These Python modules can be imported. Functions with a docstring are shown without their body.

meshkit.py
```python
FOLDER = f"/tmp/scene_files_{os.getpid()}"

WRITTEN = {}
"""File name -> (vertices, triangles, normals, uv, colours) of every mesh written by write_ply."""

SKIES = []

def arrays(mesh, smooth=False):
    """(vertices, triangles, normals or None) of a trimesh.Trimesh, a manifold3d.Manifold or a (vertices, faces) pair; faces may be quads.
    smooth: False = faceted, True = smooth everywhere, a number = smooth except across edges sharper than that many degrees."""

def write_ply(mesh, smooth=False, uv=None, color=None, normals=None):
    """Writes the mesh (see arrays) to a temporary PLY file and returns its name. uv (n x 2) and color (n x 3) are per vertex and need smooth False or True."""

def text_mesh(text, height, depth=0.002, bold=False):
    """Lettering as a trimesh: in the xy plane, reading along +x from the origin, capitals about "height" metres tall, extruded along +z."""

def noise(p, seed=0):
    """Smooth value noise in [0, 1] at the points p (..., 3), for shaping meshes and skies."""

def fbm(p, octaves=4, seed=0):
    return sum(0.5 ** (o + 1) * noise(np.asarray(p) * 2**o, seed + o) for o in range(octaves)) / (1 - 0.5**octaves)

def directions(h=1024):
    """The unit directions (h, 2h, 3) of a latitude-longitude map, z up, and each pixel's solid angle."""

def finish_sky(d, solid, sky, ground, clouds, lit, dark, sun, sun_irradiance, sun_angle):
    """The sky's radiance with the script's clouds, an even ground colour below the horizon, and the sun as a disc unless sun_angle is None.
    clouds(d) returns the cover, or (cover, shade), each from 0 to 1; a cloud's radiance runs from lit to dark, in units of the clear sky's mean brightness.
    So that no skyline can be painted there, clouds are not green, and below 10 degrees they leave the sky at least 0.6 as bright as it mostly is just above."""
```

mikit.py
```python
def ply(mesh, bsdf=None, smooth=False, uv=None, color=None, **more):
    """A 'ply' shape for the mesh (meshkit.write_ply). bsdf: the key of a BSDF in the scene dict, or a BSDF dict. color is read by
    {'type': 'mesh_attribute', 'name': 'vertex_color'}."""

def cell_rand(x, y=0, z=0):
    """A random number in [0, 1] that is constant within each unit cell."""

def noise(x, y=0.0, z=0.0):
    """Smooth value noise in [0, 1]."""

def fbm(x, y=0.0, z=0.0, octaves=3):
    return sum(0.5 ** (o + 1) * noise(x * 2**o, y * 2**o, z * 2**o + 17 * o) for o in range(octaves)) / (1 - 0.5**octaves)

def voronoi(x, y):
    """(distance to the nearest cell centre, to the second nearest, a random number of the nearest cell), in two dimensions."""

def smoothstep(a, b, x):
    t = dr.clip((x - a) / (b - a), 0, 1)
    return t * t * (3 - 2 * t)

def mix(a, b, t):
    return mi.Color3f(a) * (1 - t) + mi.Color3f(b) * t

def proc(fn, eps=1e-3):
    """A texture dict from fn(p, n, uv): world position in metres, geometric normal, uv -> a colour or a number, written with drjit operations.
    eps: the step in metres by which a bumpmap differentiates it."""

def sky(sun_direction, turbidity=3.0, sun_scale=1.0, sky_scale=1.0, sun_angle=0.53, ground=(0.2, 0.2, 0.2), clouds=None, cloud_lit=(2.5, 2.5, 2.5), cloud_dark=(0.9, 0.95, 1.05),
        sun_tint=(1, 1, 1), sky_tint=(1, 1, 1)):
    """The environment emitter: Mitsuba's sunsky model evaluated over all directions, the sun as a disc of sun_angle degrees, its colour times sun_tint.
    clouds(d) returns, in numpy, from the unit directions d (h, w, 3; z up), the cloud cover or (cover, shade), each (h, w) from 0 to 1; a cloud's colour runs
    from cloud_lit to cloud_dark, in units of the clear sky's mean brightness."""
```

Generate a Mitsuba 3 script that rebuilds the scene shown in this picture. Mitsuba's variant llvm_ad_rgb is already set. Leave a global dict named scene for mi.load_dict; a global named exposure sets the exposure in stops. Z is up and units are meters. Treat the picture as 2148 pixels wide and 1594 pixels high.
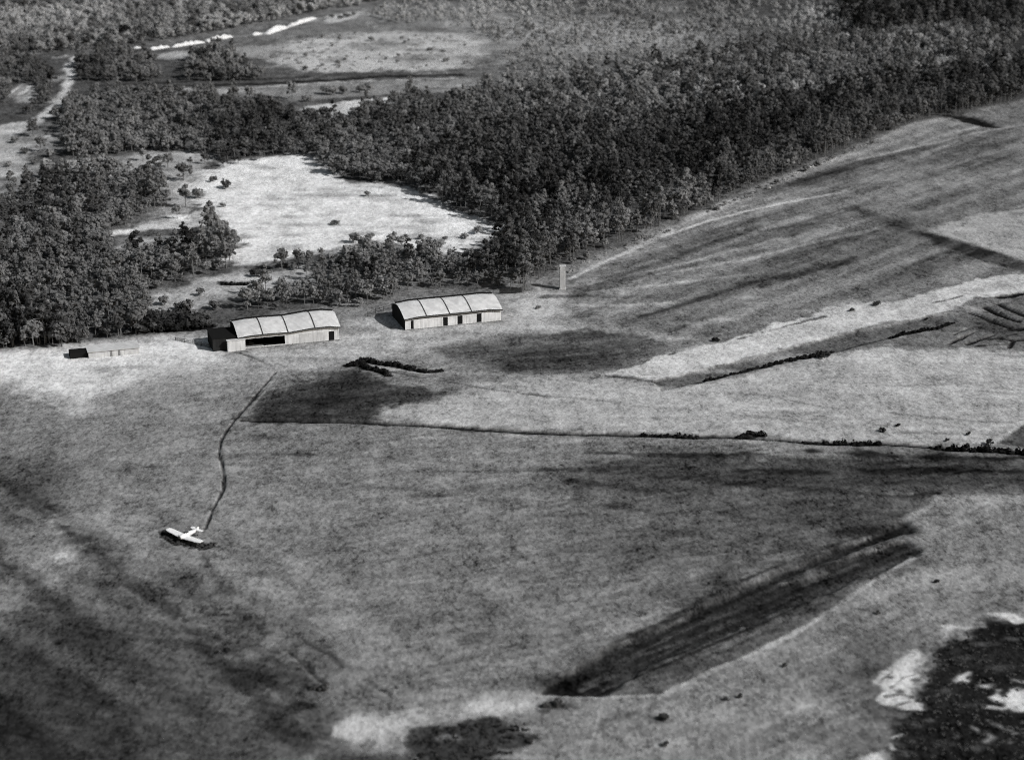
import math, random
import numpy as np
import mitsuba as mi
import mikit, meshkit
import trimesh
from shapely.geometry import Polygon, Point, LineString
from shapely.prepared import prep
T = mi.ScalarTransform4f
PI = math.pi

# ---------------------------------------------------------------- camera, daylight, exposure
scene, labels = {}, {}
CAM_H, PITCH = 178.0, math.radians(19.4)
scene['camera'] = {'type': 'thinlens', 'fov': 30.0, 'aperture_radius': 0.65, 'focus_distance': 540.0, 'near_clip': 1.0, 'far_clip': 20000.0,
    'to_world': T().look_at(origin=[0, 0, CAM_H], target=[0, math.cos(PITCH) * 100, CAM_H - math.sin(PITCH) * 100], up=[0, 0, 1])}
SUN_AZ, SUN_EL = math.radians(26.0), math.radians(37.0)     # from the right, a little towards the viewer
# the photograph is monochrome: sun and sky are balanced to a neutral white
scene['sky'] = mikit.sky([math.cos(SUN_AZ) * math.cos(SUN_EL), -math.sin(SUN_AZ) * math.cos(SUN_EL), math.sin(SUN_EL)], turbidity=3, sky_scale=0.75,
    sun_tint=(0.806, 1.0, 1.417), sky_tint=(1.527, 1.0, 0.620), ground=(0.12, 0.12, 0.12))
labels['sky'] = {'label': 'clear bright daylight sky above the airfield', 'category': 'sky', 'kind': 'structure'}
exposure = 2.04

# ---------------------------------------------------------------- helpers
rng = np.random.default_rng(7)
random.seed(7)
_names = {}
def numbered(name):
    n = _names.get(name, 0); _names[name] = n + 1
    return name if n == 0 else f'{name}_{n:03d}'
def tag(key, label, cat, group=None, kind=None):
    d = {'label': label, 'category': cat}
    if group: d['group'] = group
    if kind: d['kind'] = kind
    labels[key] = d
def thing(name, label, cat, group=None, kind=None):
    k = numbered(name); tag(k, label, cat, group, kind); return k
def part(parent, name, mesh, bsdf, smooth=False, label=None, m=None):
    k = numbered(parent + '__' + name)
    d = mikit.ply(mesh, bsdf, smooth)
    if m is not None: d['to_world'] = m
    scene[k] = d
    if label: labels[k] = {'label': label}
    return k
def box(x0, x1, y0, y1, z0, z1):
    b = trimesh.creation.box(extents=(x1 - x0, y1 - y0, z1 - z0)); b.apply_translation(((x0 + x1) / 2, (y0 + y1) / 2, (z0 + z1) / 2)); return b
def cat(ms): return trimesh.util.concatenate(ms)
def loft(rings, cap=True):
    n = len(rings[0]); v = np.vstack(rings); f = []
    for r in range(len(rings) - 1):
        for i in range(n):
            a, b = r * n + i, r * n + (i + 1) % n
            f += [[a, b, b + n], [a, b + n, a + n]]
    v = list(v)
    if cap:
        for r, s in ((0, 1), (len(rings) - 1, -1)):
            c = len(v); v.append(np.mean(rings[r], 0))
            for i in range(n):
                a, b = r * n + i, r * n + (i + 1) % n
                f.append([c, b, a] if s > 0 else [c, a, b])
    m = trimesh.Trimesh(np.array(v), np.array(f), process=False); m.fix_normals(); return m
def tube(p, q, r0, r1=None, n=6):
    p, q = np.array(p, float), np.array(q, float); r1 = r0 if r1 is None else r1
    d = (q - p) / np.linalg.norm(q - p); a = np.cross(d, [0.3, 0.5, 0.8]); a /= np.linalg.norm(a); b = np.cross(d, a)
    an = np.arange(n) * 2 * PI / n
    ring = lambda c, r: c + r * (np.cos(an)[:, None] * a + np.sin(an)[:, None] * b)
    return loft([ring(p, r0), ring(q, r1)])

# ---------------------------------------------------------------- materials (the photograph is black and white: greys only)
def grey(v): return {'type': 'rgb', 'value': [v, v, v]}
def diffuse(v): return {'type': 'twosided', 'b': {'type': 'diffuse', 'reflectance': grey(v) if not isinstance(v, dict) else v}}
def ground_fn(p, n, uv):
    x, y = p.x, p.y
    fine = mikit.fbm(x * 1.25, y * 0.72, 0.0, 3)
    mid = mikit.fbm(x * 0.23 + 9.0, y * 0.13, 3.0, 3)
    streak = mikit.fbm(x * 0.09 + 0.06 * y, y * 0.55 - 0.16 * x, 5.0, 2)
    pep = mikit.noise(x * 3.2, y * 1.7, 8.0)
    speck = mikit.smoothstep(0.80, 0.93, mikit.noise(x * 0.9 + 40.0, y * 0.7, 2.0))
    m = 1.0 + uv.y * (1.35 * (fine - 0.5) + 1.0 * (mid - 0.5) + 0.2 * (streak - 0.5) + 0.75 * (pep - 0.5) - 0.22 * speck)
    v = uv.x * mi.Float(mikit.dr.maximum(m, 0.12))
    return mi.Color3f(v, v, v)
scene['ground_soil'] = {'type': 'diffuse', 'reflectance': mikit.proc(ground_fn)}
def leaf_fn(base, spread, sx):
    def fn(p, n, uv):
        stand = mikit.fbm(p.x * 0.018 + sx, p.y * 0.012, 1.0, 3)
        tree = mikit.noise(p.x * 0.17 + sx, p.y * 0.17, p.z * 0.05)
        leaf = mikit.noise(p.x * 1.6, p.y * 1.6, p.z * 1.6)
        v = base * (1.0 + spread * (2.3 * (stand - 0.5) + 1.2 * (tree - 0.5) + 0.6 * (leaf - 0.5)))
        v = mikit.dr.maximum(v, 0.008)
        return mi.Color3f(v, v, v)
    return mikit.proc(fn)
scene['hedge_leaf'] = diffuse(leaf_fn(0.016, 0.8, 11.0))
scene['bark'] = diffuse(0.13)
def leaf(fn): return {'type': 'principledthin', 'base_color': fn, 'roughness': 0.9, 'diff_trans': 0.85, 'eta': 1.1}
for k, a in (('pine_leaf', (0.135, 0.8, 0.0)), ('oak_leaf', (0.185, 0.75, 31.0)), ('heath_leaf', (0.33, 0.6, 63.0)), ('black_leaf', (0.055, 1.0, 77.0))): scene[k] = leaf(leaf_fn(*a))
def weather_fn(base, amp, streak):
    def fn(p, n, uv):
        a = mikit.fbm(p.x * 0.7, p.y * 0.7, p.z * 0.7, 3); b = mikit.fbm((p.x + p.y) * 1.8, p.z * 0.25, 4.0, 2)
        v = base * (1.0 + amp * (a - 0.5) + streak * (b - 0.5)); return mi.Color3f(v, v, v)
    return mikit.proc(fn)
scene['white_wall'] = diffuse(weather_fn(0.52, 0.4, 0.5))
scene['dull_wall'] = diffuse(weather_fn(0.44, 0.4, 0.4))
scene['door_panel'] = diffuse(weather_fn(0.43, 0.3, 0.4))
scene['pale_roof'] = diffuse(weather_fn(0.48, 0.55, 0.2))
scene['dark_boards_and_shade'] = diffuse(weather_fn(0.022, 0.4, 0.5))  # fence boards, and the shade painted on left end walls
scene['black_paint_and_shade'] = diffuse(0.012)  # black doors, and shade painted on the floor and added blocks
scene['dark_trim'] = diffuse(0.05)
scene['plain_timber'] = diffuse(weather_fn(0.16, 0.4, 0.4))
scene['chalk'] = diffuse(weather_fn(0.55, 0.6, 0.0))
scene['aircraft_white'] = {'type': 'twosided', 'b': {'type': 'principled', 'base_color': grey(0.64), 'roughness': 0.45, 'specular': 0.3}}
scene['dark_glass'] = {'type': 'principled', 'base_color': grey(0.03), 'roughness': 0.12}
scene['rubber'] = diffuse(0.03)

# ---------------------------------------------------------------- land cover and some painted shade, in metres (x right, y away from the viewer)
LAYERS = [
 ('p',0,0.29,1.0,[(-190.7,527.2),(-150.2,531.6),(-133.0,536.0),(-110.9,546.5),(-91.6,551.1),(-56.3,576.6),(-32.9,591.2),(4.0,591.2),(15.4,620.1),(37.9,650.5),(76.8,703.6),(122.9,771.4),(163.2,830.8),(194.1,868.2),(208.9,875.8),(247.0,914.7),(361.5,1014.4),(738.3,2137.3),(-711.3,2137.3)],6,5,0.0,0),
 ('b',-1,0.392,0.8,-223.2,1162.6,144.0,130.8),
 ('b',-1,0.471,0.9,-48.0,1108.9,115.9,119.6),
 ('b',-1,0.62,0.85,48.2,1100.4,76.7,67.4),
 ('b',-1,0.549,0.8,-33.6,1191.3,47.2,43.1),
 ('b',-1,0.451,0.7,42.9,972.7,80.5,66.8),
 ('b',-1,0.439,0.5,150.0,1044.2,78.0,76.3),
 ('b',-1,0.608,0.75,63.2,1126.2,78.4,70.4),
 ('b',-1,0.176,0.9,259.1,1126.2,67.2,105.6),
 ('b',-1,0.196,0.8,233.3,953.1,47.8,51.4),
 ('p',1,0.659,1.0,[(-130.6,1017.3),(-124.3,1075.6),(-102.8,1105.4),(-62.1,1115.7),(-31.4,1108.9),(-17.3,1083.7),(-11.5,1044.2),(-18.6,1007.3),(-33.2,989.0),(-77.3,983.5),(-112.1,986.3)],7,6,0.0,0),
 ('p',-1,0.69,1.0,[(-111.1,1000.2),(-107.5,1041.1),(-80.9,1032.1),(-54.2,1014.4),(-57.9,989.0),(-92.1,983.5)],5,5,0.0,0),
 ('b',-1,0.745,0.6,-82.9,1059.7,23.8,12.5),
 ('b',-1,0.745,0.6,-50.0,1032.1,18.1,7.5),
 ('b',-1,0.745,0.6,-38.3,1067.6,16.0,9.5),
 ('b',-1,0.745,0.6,-100.5,1078.8,18.8,8.1),
 ('b',-1,0.471,0.6,-73.2,1072.4,13.3,6.4),
 ('b',-1,0.471,0.6,-45.6,1051.9,15.7,6.2),
 ('b',-1,0.471,0.6,-59.7,1021.7,10.2,4.4),
 ('b',-1,0.471,0.6,-29.3,1029.1,10.3,5.9),
 ('b',-1,0.471,0.6,-95.4,1021.7,7.7,7.3),
 ('l',2,0.659,1.0,[(-124.2,1153.3),(-111.4,1170.1),(-95.5,1189.3),(-70.4,1162.6)],4,4,0.0,5),
 ('l',3,0.588,0.5,[(-208.9,1056.5),(-189.9,1059.7),(-173.3,1075.6),(-160.0,1093.7),(-144.9,1105.4),(-132.8,1128.0),(-119.5,1164.4)],3,3,0.0,4),
 ('p',-1,0.588,0.8,[(-193.3,1041.1),(-136.7,1067.6),(-121.6,1075.6),(-131.2,1021.7),(-147.5,1029.1),(-187.3,1021.7)],6,5,0.0,0),
 ('p',4,0.776,1.0,[(-102.7,878.0),(-97.9,896.0),(-84.9,901.7),(-63.1,915.9),(-48.4,921.9),(-55.5,904.1),(-70.0,884.7),(-77.6,869.2),(-83.8,864.9),(-95.5,872.5)],4,4,0.0,0),
 ('p',-1,0.49,1.0,[(-202.7,934.1),(-182.5,939.1),(-121.8,944.1),(-84.9,956.9),(-25.2,966.1),(-3.3,953.1),(-8.0,934.1),(-40.6,928.0),(-76.9,915.9),(-103.3,904.1),(-118.4,915.9),(-151.5,921.9),(-171.3,915.9),(-187.4,915.9)],6,5,0.0,0),
 ('l',-1,0.667,1.0,[(-186.2,934.1),(-153.8,936.6),(-121.6,942.9),(-84.9,956.9),(-27.6,967.4)],2,1.5,0.0,2.5),
 ('l',5,0.18,0.8,[(-205.2,946.7),(-185.0,953.1),(-157.3,959.5),(-124.3,964.8),(-105.5,970.1)],1.6,0.6,-0.4,5),
 ('l',6,0.133,0.95,[(-160.1,946.7),(-127.5,951.8),(-90.2,962.1),(-66.8,972.7),(-26.7,976.8)],1.6,0.6,-0.4,5.5),
 ('l',7,0.627,0.8,[(-48.3,944.1),(-27.1,946.7),(-3.3,942.9)],2,1.5,0.0,3),
 ('b',-1,0.588,0.8,-173.7,929.2,9.3,9.8),
 ('b',-1,0.627,0.7,-139.0,931.6,14.0,7.4),
 ('p',-1,0.69,1.0,[(-110.5,1144.1),(-112.5,1175.8),(-103.8,1183.5),(-94.6,1197.2),(-92.5,1209.2),(-91.9,1189.3),(-94.9,1162.6),(-102.6,1151.4)],4,4,0.0,0),
 ('b',-1,0.675,0.7,-84.9,1144.1,2.8,9.1),
 ('b',-1,0.675,0.7,-80.9,1135.1,1.7,10.7),
 ('b',-1,0.675,0.7,-83.1,1098.7,6.0,6.7),
 ('b',-1,0.675,0.7,-78.7,1213.2,3.6,8.1),
 ('b',-1,0.675,0.7,-132.1,1201.2,3.6,8.0),
 ('p',-1,0.62,1.0,[(-191.7,1032.1),(-189.9,1044.2),(-179.6,1053.4),(-177.2,1035.1),(-179.6,1029.1)],3,3,0.0,0),
 ('p',8,0.698,1.0,[(-244.8,838.9),(-231.2,852.2),(-219.9,868.2),(-217.0,889.2),(-216.1,901.7),(-210.9,884.7),(-212.5,859.6),(-215.9,841.9),(-217.5,814.2),(-230.6,786.4)],4,3,0.0,0),
 ('l',9,0.714,1.0,[(-215.6,892.6),(-216.9,915.9),(-220.9,940.3),(-225.1,972.7),(-233.1,1000.2),(-234.2,1032.1)],2.5,2,0.0,5),
 ('l',-1,0.647,1.0,[(-244.4,1026.1),(-240.6,1032.1),(-234.2,1033.6)],2.5,2,0.0,4),
 ('l',-1,0.588,0.8,[(-218.6,919.5),(-211.0,918.3),(-205.7,920.7)],2.5,2,0.0,3),
 ('l',-1,0.588,0.7,[(-212.1,886.9),(-206.5,886.9),(-202.9,885.8)],2.5,2,0.0,3),
 ('b',-1,0.698,1.0,-285.3,1078.8,7.0,42.2),
 ('b',-1,0.588,0.9,-273.1,1032.1,2.6,11.9),
 ('b',-1,0.588,0.8,-242.5,934.1,6.1,22.3),
 ('b',-1,0.588,0.8,-233.5,915.9,5.5,14.3),
 ('p',10,0.588,1.0,[(-233.0,795.5),(-221.6,814.2),(-215.1,838.9),(-204.3,828.8),(-198.9,814.2),(-202.6,786.4),(-192.5,768.8),(-195.9,750.2),(-219.0,743.7)],8,6,0.0,0),
 ('b',-1,0.706,0.8,-210.6,786.4,10.0,10.8),
 ('b',-1,0.686,0.8,-200.5,753.5,11.5,5.0),
 ('b',-1,0.725,0.9,-203.1,819.0,5.4,8.7),
 ('p',11,0.478,1.0,[(-217.9,739.6),(-194.4,751.9),(-168.9,758.5),(-170.5,747.8),(-181.2,727.8),(-185.0,712.5),(-206.5,697.8)],8,6,0.0,0),
 ('b',-1,0.647,0.8,-189.3,700.7,9.0,4.4),
 ('p',-1,0.588,1.0,[(-183.6,781.9),(-168.6,786.4),(-149.9,793.6),(-132.1,795.5),(-133.3,777.5),(-145.6,768.8),(-163.2,768.8),(-176.5,767.0)],6,5,0.0,0),
 ('b',-1,0.784,0.9,-173.7,772.2,7.8,8.7),
 ('b',-1,0.784,0.9,-151.8,781.9,6.0,14.2),
 ('b',-1,0.784,0.9,-142.2,783.7,8.0,8.0),
 ('b',-1,0.784,0.9,-169.8,777.5,3.2,8.8),
 ('b',-1,0.784,0.9,-136.2,790.0,5.2,10.9),
 ('b',-1,0.455,0.75,-46.3,605.9,47.1,22.3),
 ('b',-1,0.439,0.7,-141.1,854.3,64.8,52.4),
 ('b',-1,0.439,0.7,-151.0,697.8,35.8,43.2),
 ('b',-1,0.424,0.6,-143.6,597.6,24.8,27.2),
 ('b',-1,0.439,0.5,-40.0,814.2,41.2,57.5),
 ('b',-1,0.376,0.6,-115.5,571.5,29.8,25.1),
 ('b',-1,0.431,0.6,-108.5,556.8,8.8,6.7),
 ('b',-1,0.471,0.8,2.5,600.3,10.9,11.0),
 ('b',-1,0.753,0.95,-244.7,934.1,0.9,14.8),
 ('b',-1,0.753,0.95,-240.3,926.7,0.7,6.1),
 ('b',-1,0.753,0.95,-238.8,930.4,1.2,7.4),
 ('b',-1,0.753,0.95,-239.6,941.6,1.7,6.3),
 ('b',-1,0.753,0.95,-235.8,930.4,0.9,9.8),
 ('b',-1,0.753,0.95,-233.7,914.7,1.8,3.6),
 ('b',-1,0.753,0.95,-203.9,826.9,2.1,4.9),
 ('b',-1,0.753,0.95,-202.2,815.2,4.1,2.4),
 ('b',-1,0.753,0.95,-208.1,807.6,2.1,4.7),
 ('b',-1,0.753,0.95,-201.4,841.9,1.1,7.1),
 ('b',-1,0.753,0.95,-195.6,838.9,2.1,2.5),
 ('l',-1,0.753,1.0,[(-215.9,871.4),(-215.2,880.2),(-215.2,894.8)],2,1.5,0.0,6),
 ('l',-1,0.706,1.0,[(-217.1,914.7),(-210.7,917.1),(-205.2,919.5)],2,1,0.0,3),
 ('l',-1,0.647,1.0,[(-211.6,888.0),(-206.2,885.8),(-202.0,884.7)],2,1,0.0,3),
 ('p',-1,0.62,0.9,[(-170.7,767.0),(-155.5,790.9),(-129.8,793.6),(-119.8,727.8),(-117.0,697.8),(-124.8,670.0),(-130.3,676.8),(-134.3,720.1),(-144.5,751.9)],6,10,0.0,0),
 ('p',12,0.835,1.0,[(-143.4,659.5),(-137.0,675.4),(-130.9,685.0),(-120.1,689.2),(-118.2,705.1),(-122.9,723.9),(-135.3,731.7),(-139.3,743.7),(-123.5,739.6),(-124.1,756.0),(-118.8,773.1),(-102.9,788.2),(-87.5,793.6),(-81.3,781.9),(-71.5,750.2),(-59.1,737.2),(-42.9,734.1),(-33.9,720.1),(-22.2,699.2),(-11.3,687.1),(-2.4,673.4),(-9.1,653.6),(-18.8,638.0),(-23.5,631.9),(-35.8,649.2),(-49.3,650.5),(-58.8,642.9),(-70.9,631.9),(-83.2,624.8),(-92.2,620.1),(-98.3,628.9),(-97.2,656.9),(-104.3,671.3),(-113.4,674.0),(-127.0,672.7)],7,7,0.0,0),
 ('b',-1,0.529,0.55,-68.9,720.1,16.6,3.1),
 ('b',-1,0.529,0.55,-39.6,689.2,7.1,2.8),
 ('b',-1,0.529,0.55,-79.0,676.8,7.0,3.4),
 ('b',-1,0.529,0.55,-92.9,705.1,7.2,2.9),
 ('b',-1,0.529,0.55,-55.9,718.5,2.9,3.8),
 ('b',-1,0.529,0.55,-65.1,676.8,2.4,2.7),
 ('b',-1,0.529,0.55,-98.0,747.8,5.7,3.3),
 ('b',-1,0.529,0.55,-29.5,656.9,8.4,3.9),
 ('b',-1,0.529,0.55,-63.3,638.0,9.9,3.1),
 ('b',-1,0.529,0.55,-53.6,663.4,8.6,3.3),
 ('b',-1,0.745,0.7,-84.8,638.0,9.9,8.6),
 ('b',-1,0.671,0.6,-47.6,670.7,6.1,3.1),
 ('b',-1,0.62,0.6,-19.6,768.8,6.9,3.8),
 ('b',-1,0.62,0.6,-21.6,756.0,3.5,3.3),
 ('b',-1,0.576,0.6,-59.9,771.4,3.7,4.6),
 ('b',-1,0.671,0.6,-36.7,748.6,2.9,3.5),
 ('b',-1,0.686,0.6,-111.9,773.1,3.3,2.5),
 ('b',-1,0.588,0.6,-10.8,655.6,5.9,2.6),
 ('b',-1,0.698,0.6,-46.2,742.1,5.5,4.4),
 ('b',-1,0.6,0.6,-21.8,728.6,3.0,2.0),
 ('b',-1,0.639,0.6,-112.8,728.6,2.2,3.5),
 ('b',-1,0.675,0.6,-82.7,727.0,4.5,2.5),
 ('b',-1,0.549,0.6,-62.5,675.4,6.1,1.5),
 ('b',-1,0.545,0.6,-34.3,658.8,5.3,2.2),
 ('b',-1,0.549,0.6,-59.5,771.4,3.1,4.7),
 ('b',-1,0.694,0.6,-91.0,669.3,6.0,2.2),
 ('b',-1,0.671,0.6,-77.9,698.5,2.7,3.4),
 ('b',-1,0.549,0.6,-29.5,656.9,5.9,1.5),
 ('b',-1,0.694,0.6,-78.2,687.1,3.5,3.7),
 ('b',-1,0.592,0.6,-59.8,727.0,3.0,1.9),
 ('b',-1,0.706,0.6,-96.8,677.4,2.8,1.6),
 ('b',-1,0.608,0.6,-11.1,697.1,3.2,3.0),
 ('b',-1,0.612,0.6,-28.3,707.3,2.4,3.9),
 ('b',-1,0.678,0.6,-112.5,702.2,2.7,3.4),
 ('b',-1,0.671,0.6,-14.8,685.0,2.6,2.5),
 ('b',-1,0.588,0.6,-94.4,658.8,3.9,3.6),
 ('b',-1,0.616,0.6,-23.4,643.6,4.0,2.9),
 ('b',-1,0.608,0.6,-67.4,730.1,3.0,2.7),
 ('b',-1,0.643,0.6,-10.2,645.4,4.0,2.1),
 ('b',-1,0.671,0.6,-110.6,732.5,6.2,2.7),
 ('b',-1,0.655,0.6,-30.9,667.3,4.8,3.2),
 ('b',-1,0.588,0.6,-74.7,675.4,4.2,3.3),
 ('b',-1,0.698,0.6,-44.0,729.3,5.2,3.2),
 ('b',-1,0.584,0.6,-113.7,695.6,5.0,2.7),
 ('b',-1,0.675,0.6,-28.4,682.3,3.5,3.0),
 ('b',-1,0.6,0.6,-35.6,660.8,5.4,3.3),
 ('b',-1,0.698,0.6,-39.6,643.6,4.0,2.5),
 ('b',-1,0.694,0.6,-92.8,659.5,3.9,2.9),
 ('b',-1,0.569,0.6,-37.9,672.7,5.4,2.8),
 ('b',-1,0.643,0.6,-45.7,711.8,5.6,3.2),
 ('b',-1,0.569,0.6,-42.8,768.8,4.5,3.8),
 ('b',-1,0.643,0.6,-89.8,678.1,2.3,2.6),
 ('b',-1,0.565,0.6,-99.5,764.5,3.9,2.3),
 ('b',-1,0.62,0.6,-103.6,767.9,4.1,3.6),
 ('b',-1,0.69,0.6,-55.7,737.2,2.3,2.8),
 ('b',-1,0.561,0.6,-87.6,713.3,5.9,2.6),
 ('b',-1,0.557,0.6,-109.9,687.1,4.4,2.3),
 ('b',-1,0.675,0.6,-50.2,646.0,3.7,3.1),
 ('b',-1,0.565,0.6,-48.8,719.3,4.8,3.1),
 ('b',-1,0.643,0.6,-13.2,644.8,3.3,3.2),
 ('b',-1,0.635,0.6,-124.0,756.9,5.2,2.2),
 ('b',-1,0.604,0.6,-46.0,653.6,3.7,1.9),
 ('b',-1,0.604,0.6,-78.5,644.2,5.8,3.3),
 ('b',-1,0.702,0.6,-54.7,734.1,4.5,2.8),
 ('b',-1,0.624,0.6,-75.7,642.9,3.2,2.4),
 ('b',-1,0.616,0.6,-100.7,685.7,3.3,3.3),
 ('b',-1,0.627,0.6,-30.6,771.4,3.7,4.7),
 ('b',-1,0.584,0.6,-34.4,736.4,3.0,4.5),
 ('b',-1,0.62,0.6,-83.2,687.8,4.8,2.9),
 ('b',-1,0.667,0.6,-39.5,755.2,3.6,3.3),
 ('b',-1,0.627,0.6,-83.1,729.3,4.3,2.7),
 ('b',-1,0.549,0.6,-36.1,689.9,3.2,2.6),
 ('b',-1,0.631,0.6,-17.4,653.6,2.0,3.1),
 ('b',-1,0.659,0.6,-69.6,691.4,4.8,2.7),
 ('b',-1,0.604,0.6,-19.4,717.0,5.9,2.1),
 ('b',-1,0.553,0.6,-79.8,660.8,5.4,2.9),
 ('b',-1,0.671,0.6,-72.6,730.1,6.4,2.0),
 ('b',-1,0.624,0.6,-64.5,694.9,3.6,1.9),
 ('b',-1,0.553,0.6,-50.9,662.7,3.1,3.3),
 ('b',-1,0.545,0.6,-31.0,680.9,5.1,3.8),
 ('b',-1,0.549,0.6,-9.6,676.1,5.6,2.0),
 ('b',-1,0.659,0.6,-43.9,646.7,2.5,1.9),
 ('b',-1,0.643,0.6,-19.5,750.2,4.2,2.2),
 ('b',-1,0.561,0.6,-54.0,766.2,4.1,2.1),
 ('b',-1,0.663,0.6,-108.2,691.4,5.8,1.8),
 ('b',-1,0.639,0.6,-72.2,726.2,4.5,4.2),
 ('b',-1,0.655,0.6,-82.3,764.5,3.1,3.7),
 ('b',-1,0.631,0.6,-58.1,651.1,4.5,1.9),
 ('b',-1,0.667,0.6,-59.9,734.9,4.5,2.1),
 ('b',-1,0.663,0.6,-93.0,718.5,2.9,3.5),
 ('b',-1,0.651,0.6,-50.0,760.2,2.7,2.1),
 ('b',-1,0.867,0.6,-58.2,737.2,7.3,3.7),
 ('b',-1,0.859,0.6,-39.3,764.5,4.3,3.2),
 ('b',-1,0.839,0.6,-20.9,684.3,4.4,5.5),
 ('b',-1,0.835,0.6,-46.9,669.3,7.7,3.2),
 ('b',-1,0.855,0.6,-92.5,725.5,6.3,3.8),
 ('b',-1,0.855,0.6,-94.9,668.0,8.9,3.5),
 ('b',-1,0.855,0.6,-31.2,702.9,7.7,4.9),
 ('b',-1,0.831,0.6,-79.7,755.2,5.4,2.7),
 ('b',-1,0.863,0.6,-27.7,707.3,3.6,4.0),
 ('b',-1,0.847,0.6,-27.0,691.4,6.9,2.5),
 ('b',-1,0.847,0.6,-103.4,747.8,6.7,6.1),
 ('b',-1,0.843,0.6,-101.9,734.9,4.9,3.5),
 ('b',-1,0.831,0.6,-90.4,707.3,10.3,3.5),
 ('b',-1,0.859,0.6,-22.3,683.6,6.9,5.3),
 ('b',-1,0.843,0.6,-99.0,685.7,8.3,4.6),
 ('b',-1,0.831,0.6,-101.7,742.1,5.5,2.7),
 ('b',-1,0.847,0.6,-69.2,653.0,5.4,3.4),
 ('b',-1,0.859,0.6,-82.7,678.8,4.7,2.9),
 ('b',-1,0.855,0.6,-45.4,656.9,6.3,5.1),
 ('b',-1,0.863,0.6,-120.3,760.2,7.0,2.7),
 ('b',-1,0.502,0.6,-66.0,987.6,4.9,2.9),
 ('b',-1,0.498,0.6,-120.2,997.4,8.5,2.8),
 ('b',-1,0.49,0.6,-110.7,1102.1,3.6,4.4),
 ('b',-1,0.455,0.6,-88.2,1069.2,3.5,7.5),
 ('b',-1,0.49,0.6,-112.6,1042.7,6.5,3.2),
 ('b',-1,0.506,0.6,-101.5,1093.7,9.2,6.0),
 ('b',-1,0.451,0.6,-34.4,1080.5,6.7,5.4),
 ('b',-1,0.514,0.6,-67.9,1059.7,7.7,7.1),
 ('b',-1,0.533,0.6,-98.5,1050.3,4.5,3.2),
 ('b',-1,0.525,0.6,-102.1,1097.0,8.7,4.5),
 ('b',-1,0.475,0.6,-124.4,1097.0,3.8,5.2),
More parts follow.
